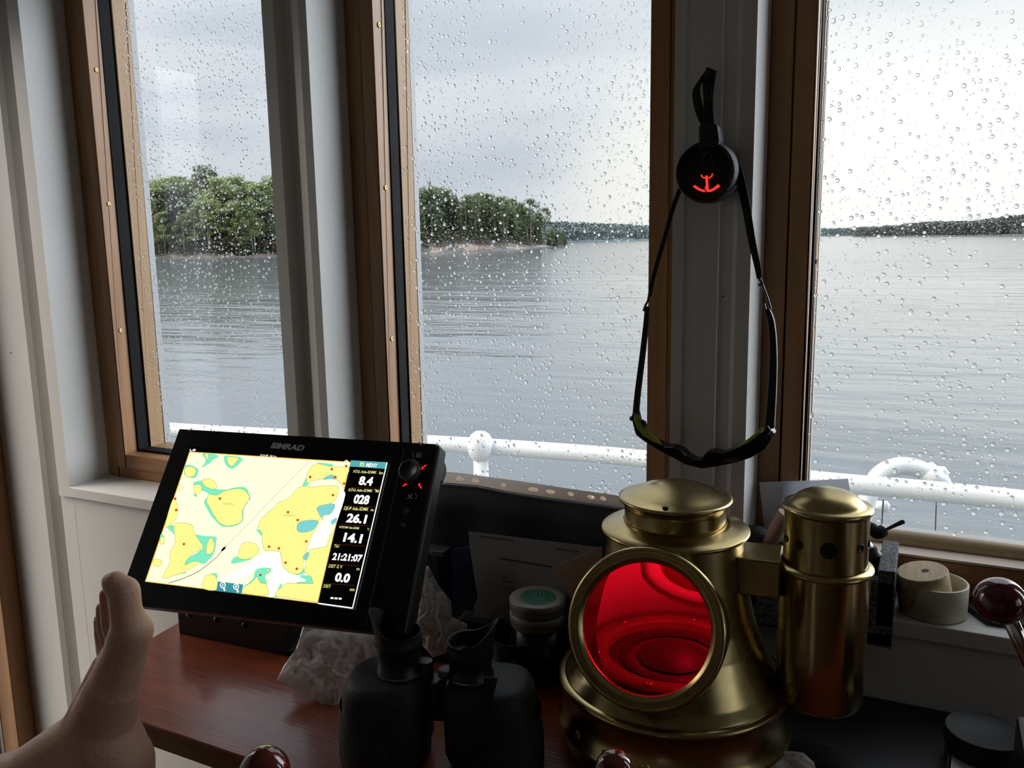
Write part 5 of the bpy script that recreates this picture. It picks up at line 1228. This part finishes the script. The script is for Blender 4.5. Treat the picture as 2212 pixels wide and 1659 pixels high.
obj('temple', ribbon([(1397, 662), (1394, 700), (1386, 770), (1376, 850), (1371, 905)], (10*sc_px, 14*sc_px), .006, yg-.004), M['black'], gl_, bevel=.001)
obj('temple', ribbon([(1656, 668), (1666, 700), (1670, 770), (1667, 850), (1662, 925)], (11*sc_px, 20*sc_px), .006, yg-.004), M['black'], gl_, bevel=.001)
fr_ = [(1364, 893), (1371, 892), (1376, 915), (1388, 930), (1398, 943), (1412, 955), (1433, 965), (1455, 967), (1470, 973), (1482, 985), (1497, 994), (1509, 995), (1518, 986), (1526, 977), (1536, 976), (1560, 980), (1580, 973), (1600, 965), (1625, 948), (1648, 932), (1658, 918), (1671, 940), (1664, 955), (1650, 973), (1620, 990), (1590, 1000), (1550, 1008), (1515, 1013), (1480, 1004), (1450, 988), (1420, 972), (1392, 955), (1373, 940), (1366, 915)]
mb = MB(); mb.prism([YP(x, y, yg-.012) for x, y in fr_], (0, .020, 0)); gf = obj('frame', mb, M['black_gloss'], gl_, bevel=.0015)
mb = MB(); mb.prism([YP(x, y, yg-.002) for x, y in ((1500, 1000), (1540, 984), (1580, 985), (1635, 975), (1646, 972), (1600, 998), (1540, 1006))], (0, .0015, 0)); obj('lens', mb, M['frost'], gl_, label='smoky lens edge')
mb = MB(); mb.prism([YP(x, y, yg-.0135) for x, y in ((1369, 894), (1378, 903), (1384, 912), (1396, 925), (1402, 935), (1420, 950), (1430, 962), (1412, 956), (1390, 943), (1375, 925), (1368, 908))], (0, .004, 0)); obj('brow_pad', mb, M['lime'], gl_, label='lime green pad', bevel=.0008)
mb = MB(); mb.prism([YP(x, y, yg-.0135) for x, y in ((1646, 923), (1648, 928), (1634, 944), (1615, 958), (1592, 967), (1606, 956), (1626, 940))], (0, .004, 0)); obj('brow_pad', mb, M['lime'], gl_, label='lime green pad', bevel=.0008)
mb = MB(); mb.prism([YP(x, y, yg-.016) for x, y in ((1384, 908), (1392, 912), (1395, 922), (1390, 923), (1385, 916))], (0, .006, 0)); obj('hinge', mb, M['black'], gl_)
mb = MB(); mb.tube([YP(1366, 904, yg-.006), YP(1361, 904, yg-.006)], [.003, .0022], 10); obj('hinge', mb, M['black'], gl_)
mb = MB(); mb.tube([YP(1664, 936, yg-.012), YP(1668, 940, yg-.014)], [.0035, .003], 10); obj('hinge', mb, M['ring_grey'], gl_)

# ------------------------------------------------------------------ right window sill: holder, cup, plug, knob
yf = -.026
def HF(x, y): return on(x, y, 1, yf)
br_, tr_ = HF(1927, 1370), HF(1934, 1236)
hx1 = br_.x; hx0 = HF(1606, 1180).x; zt_ = tr_.z; zb_ = br_.z
yb_ = None
yy = yf
while proj(Vector((hx1, yy, zt_)))[1] > 1146 and yy < .09: yy += .001
yb_ = min(yy, .070)
zsl = SILL
hb = thing('foam_holder', 'open black speckled foam holder hooked on the sill behind the brass side lamp', 'holder', Vector(((hx0+hx1)/2, 0, zb_)))
wt_ = .0165; mb = MB()
mb.box((hx0, yf, zb_), (hx1, -.002, zsl-.02+.0)); 
mb.box((hx0, yf, zsl-.02), (hx1, yf+wt_, zt_-.012)); mb.box((hx1-wt_, yf, max(zsl, zb_)+.001), (hx1, yb_, zt_)); mb.box((hx0, yf, zsl+.001), (hx0+wt_, yb_, zt_)); mb.box((hx0+wt_, yf+wt_, zsl+.001), (hx1-wt_, yb_, zsl+.006))
mb.box((hx0+wt_, yb_-.006, zsl+.006), (hx1-wt_, yb_, zt_-.02))
obj('holder_body', mb, M['foam'], hb, bevel=.0012)
def YH(x, y, yy=.02): return on(x, y, 1, yy)
tr2 = thing('torch', 'grey metal torch lying in the foam holder', 'torch', YH(1872, 1200))
mb = MB(); mb.tube([YH(1845, 1150), YH(1868, 1182), YH(1874, 1192)], [.008, .0085, .0085], 20); obj('tube', mb, M['grey_met'], tr2)
mb = MB(); mb.tube([YH(1874, 1192), YH(1892, 1214)], [.0105, .0105], 20); obj('head', mb, M['black'], tr2)
tie = thing('cable_tie', 'black strap with a flat grey free end sticking up out of the foam holder', 'strap', YH(1905, 1150, .03))
mb = MB(); mb.tube(smoothpath([YH(1862, 1150, .03), YH(1880, 1140, .03), YH(1895, 1152, .025), (YH(1908, 1146, .03))], 4), .0065, 10); obj('knot', mb, M['cloth'], tie)
mb = MB(); mb.tube([YH(1897, 1149, .03), YH(1911, 1141, .03)], [.006, .005], 10); obj('collar', mb, M['black'], tie)
mb = MB(); mb.prism([YH(x, y, .028) for x, y in ((1910, 1143), (1948, 1123), (1954, 1125), (1955, 1131), (1912, 1148))], (0, .0015, 0)); obj('free_end', mb, M['dim_print'], tie, label='flat grey free end')
mb = MB(); mb.tube([YH(1655, 1180, .01), YH(1672, 1155, .01), YH(1700, 1110, .01)], [.006, .009, .010], 12); tag(obj('dowel', mb, M['pink'], org=YH(1655, 1180, .01)), 'pinkish wooden stick leaning between the binnacle and the side lamp', 'stick')
mb = MB(); mb.lathe([(.022, zsl+.0075), (.021, zsl+.05), (.012, zsl+.072), (.0001, zsl+.075)], 24, Matrix.Translation((YH(1632, 1140, .018).x, .022, 0)), cap0=True); tag(obj('black_jar', mb, M['black_rub'], org=(YH(1632, 1140, .018).x, .022, zsl+.0075)), 'round black cap standing in the left end of the foam holder', 'cap')
ff = [on(x, y, 1, .060) for x, y in ((1640, 1042), (1768, 1038), (1832, 1034), (1850, 1160), (1655, 1172))]
fo = thing('plastic_folder', 'frosted plastic folder leaning on the window behind the side lamp', 'folder', ff[4])
mb = MB(); mb.prism(ff, (0, .0012, 0)); obj('sheet', mb, M['frost'], fo)
mb = MB(); mb.prism([on(x, y, 1, .058) for x, y in ((1640, 1043), (1690, 1041), (1690, 1168), (1655, 1172))], (0, .0012, 0)); obj('inner_sheet', mb, M['paper'], fo, label='greyish paper inside the folder')

cp_ = on(2015, 1322, 2, SILL); rcup = 66*depth_of(cp_)/F; Mq = Matrix.Translation((cp_.x, cp_.y, 0))
ztc = axis_z((cp_.x, cp_.y), 1254)
cu_ = thing('plastic_cup', 'cream plastic ring cup on the right window sill', 'cup', cp_)
mb = MB(); mb.lathe([(rcup*.95, SILL+.0003), (rcup, SILL+.002), (rcup, ztc-.0006), (rcup*.985, ztc), (rcup*.93, ztc), (rcup*.915, ztc-.001), (rcup*.91, SILL+.003), (.0001, SILL+.003)], 64, Mq, cap0=True); obj('cup_wall', mb, M['pvc'], cu_)
pc = on(2004, 1243, 2, ztc+.013); tl = Matrix.Translation((cp_.x-.006, cp_.y-.0005, SILL+.0035)) @ Matrix.Rotation(math.radians(-9), 4, 'Y') @ Matrix.Rotation(math.radians(6), 4, 'X')
hpl = (ztc-SILL)+.008; r1_, r2_ = rcup*.84, rcup*.74
mb = MB(); mb.lathe([(r1_*.97, .004), (r1_, .006), (r2_+.001, hpl-.001), (r2_, hpl)], 64, tl, cap0=True, cap1=True); mb.lathe([(.004, hpl+.0002), (.003, hpl+.0004), (.0001, hpl+.0004)], 8, tl @ Matrix.Translation((.003, 0, 0)), mi=1)
tag(obj('wooden_plug', mb, [M['puck'], material('knot_hole', srgb(70, 50, 34), .8)], org=(cp_.x, cp_.y, SILL+.004)), 'tapered bare wood plug sitting tilted in the cream cup', 'plug')
mb = MB(); q4 = [on(x, y, 2, SILL+.0005) for x, y in ((2084, 1316), (2100, 1290), (2230, 1310), (2218, 1362), (2130, 1350))]; mb.prism(q4, (0, 0, .006)); tag(obj('notebook', mb, M['black_rub'], org=q4[0], bevel=.001), 'flat black notebook on the right sill behind the dark red knob', 'notebook')
# throttle lever with the oxblood ball
kd = .62; kc_ = at(2160, 1298, kd); rk = 53*kd/F
lv = thing('control_lever', 'dark red ball knob on a chrome lever at the right edge', 'lever', at(2300, 1640, kd+.06))
mb = MB(); n = 24; mb.lathe([(max(rk*math.cos(a), 1e-5), rk*.94*math.sin(a)) for a in [-PI/2+PI*k/n for k in range(n+1)]], 48, Matrix.Translation(kc_)); obj('ball_knob', mb, M['knob'], lv)
mb = MB(); mb.tube([at(2176, 1326, kd+.004), at(2225, 1430, kd+.02), at(2300, 1640, kd+.06)], [.0055, .0055, .006], 20); obj('lever_rod', mb, M['chrome'], lv)
mb = MB(); bz = at(2300, 1640, kd+.06); mb.box((bz.x-.03, bz.y-.05, 0), (bz.x+.03, bz.y+.05, bz.z+.005)); obj('pedestal', mb, M['black'], lv, bevel=.004)
# two more knobs rising at the bottom edge
k2 = at(572, 1668, .55); 
l2 = thing('control_lever', 'red brown lacquered knob rising at the bottom edge left of the binoculars', 'lever', Vector((k2.x, k2.y, 0)))
mb = MB(); r_k = 54*.55/F; mb.lathe([(max(r_k*math.cos(a)*(1 if a < .6 else .96), 1e-5), r_k*1.05*math.sin(a)) for a in [-PI/2+PI*k/24 for k in range(25)]], 40, Matrix.Translation(k2)); obj('ball_knob', mb, M['knobwood'], l2)
mb = MB(); mb.tube([Vector((k2.x, k2.y, 0)), k2], .006, 14); obj('lever_rod', mb, M['chrome'], l2)
k3 = at(1327, 1662, .55); l3 = thing('control_lever', 'mottled red brown ball knob rising at the bottom edge before the binnacle', 'lever', Vector((k3.x, k3.y, 0)))
r_k = 42*.55/F; mb = MB(); mb.lathe([(max(r_k*math.cos(a), 1e-5), r_k*math.sin(a)) for a in [-PI/2+PI*k/24 for k in range(25)]], 40, Matrix.Translation(k3)); obj('ball_knob', mb, M['knobwood'], l3)
mb = MB(); mb.tube([Vector((k3.x, k3.y, 0)), k3], .006, 14); obj('lever_rod', mb, M['chrome'], l3)
# black instrument, black canister and phone on the right of the desk
i1, i2 = on(1700, 1530, 2, DESK+.004), on(2060, 1580, 2, DESK+.004)
ins = thing('black_instrument', 'low black instrument case lying on the desk against the right wall', 'instrument', Vector(((i1.x+i2.x)/2, -.08, DESK)))
mb = MB(); mb.box((-.115, -.155, DESK+.0005), (.11, -.004, DESK+.018)); obj('case', mb, M['black'], ins, bevel=.004)
mb = MB(); 
A, B = on(1757, 1600, 2, DESK+.0184), on(1800, 1612, 2, DESK+.0184); uu = (B-A).normalized(); mb.line([A, B], .0022, Vector((0, 0, 1)))
obj('faint_print', mb, M['ring_grey'], ins, fixn=False)
cn_ = on(2128, 1576, 2, DESK+.052); rcn = 79*depth_of(cn_)/F
can = thing('black_canister', 'round black canister with a flat lid at the lower right', 'canister', Vector((cn_.x, cn_.y, DESK)))
Mn = Matrix.Translation((cn_.x, cn_.y, 0)); mb = MB(); mb.lathe([(rcn*.93, DESK+.0005), (rcn*.95, DESK+.003), (rcn*.95, DESK+.036)], 48, Mn, cap0=True); obj('body', mb, M['black'], can)
mb = MB(); mb.lathe([(rcn*.96, DESK+.036), (rcn, DESK+.037), (rcn, DESK+.050), (rcn*.98, DESK+.052), (rcn*.94, DESK+.052), (rcn*.92, DESK+.051), (.0001, DESK+.051)], 56, Mn); obj('lid', mb, M['black_rub'], can)
ph = [on(x, y, 2, DESK+.030) for x, y in ((2046, 1628), (2062, 1622), (2190, 1648), (2250, 1700), (2040, 1700))]
pn = thing('mobile_phone', 'phone with a chrome rim and pale face at the lower right corner', 'phone', Vector((ph[4].x, ph[4].y, DESK)))
mb = MB(); mb.prism([q+Vector((0, 0, -.008)) for q in ph], (0, 0, .0075)); obj('rim', mb, M['chrome'], pn, bevel=.002)
mb = MB(); c_ = sum(ph, Vector())/5; mb.prism([c_+(q-c_)*.86 for q in ph], (0, 0, .0006)); obj('face', mb, M['phone_face'], pn)
mb = MB(); mb.box((c_.x-.02, c_.y-.02, DESK+.0005), (c_.x+.02, c_.y+.02, DESK+.0215)); obj('cradle', mb, M['black'], pn)
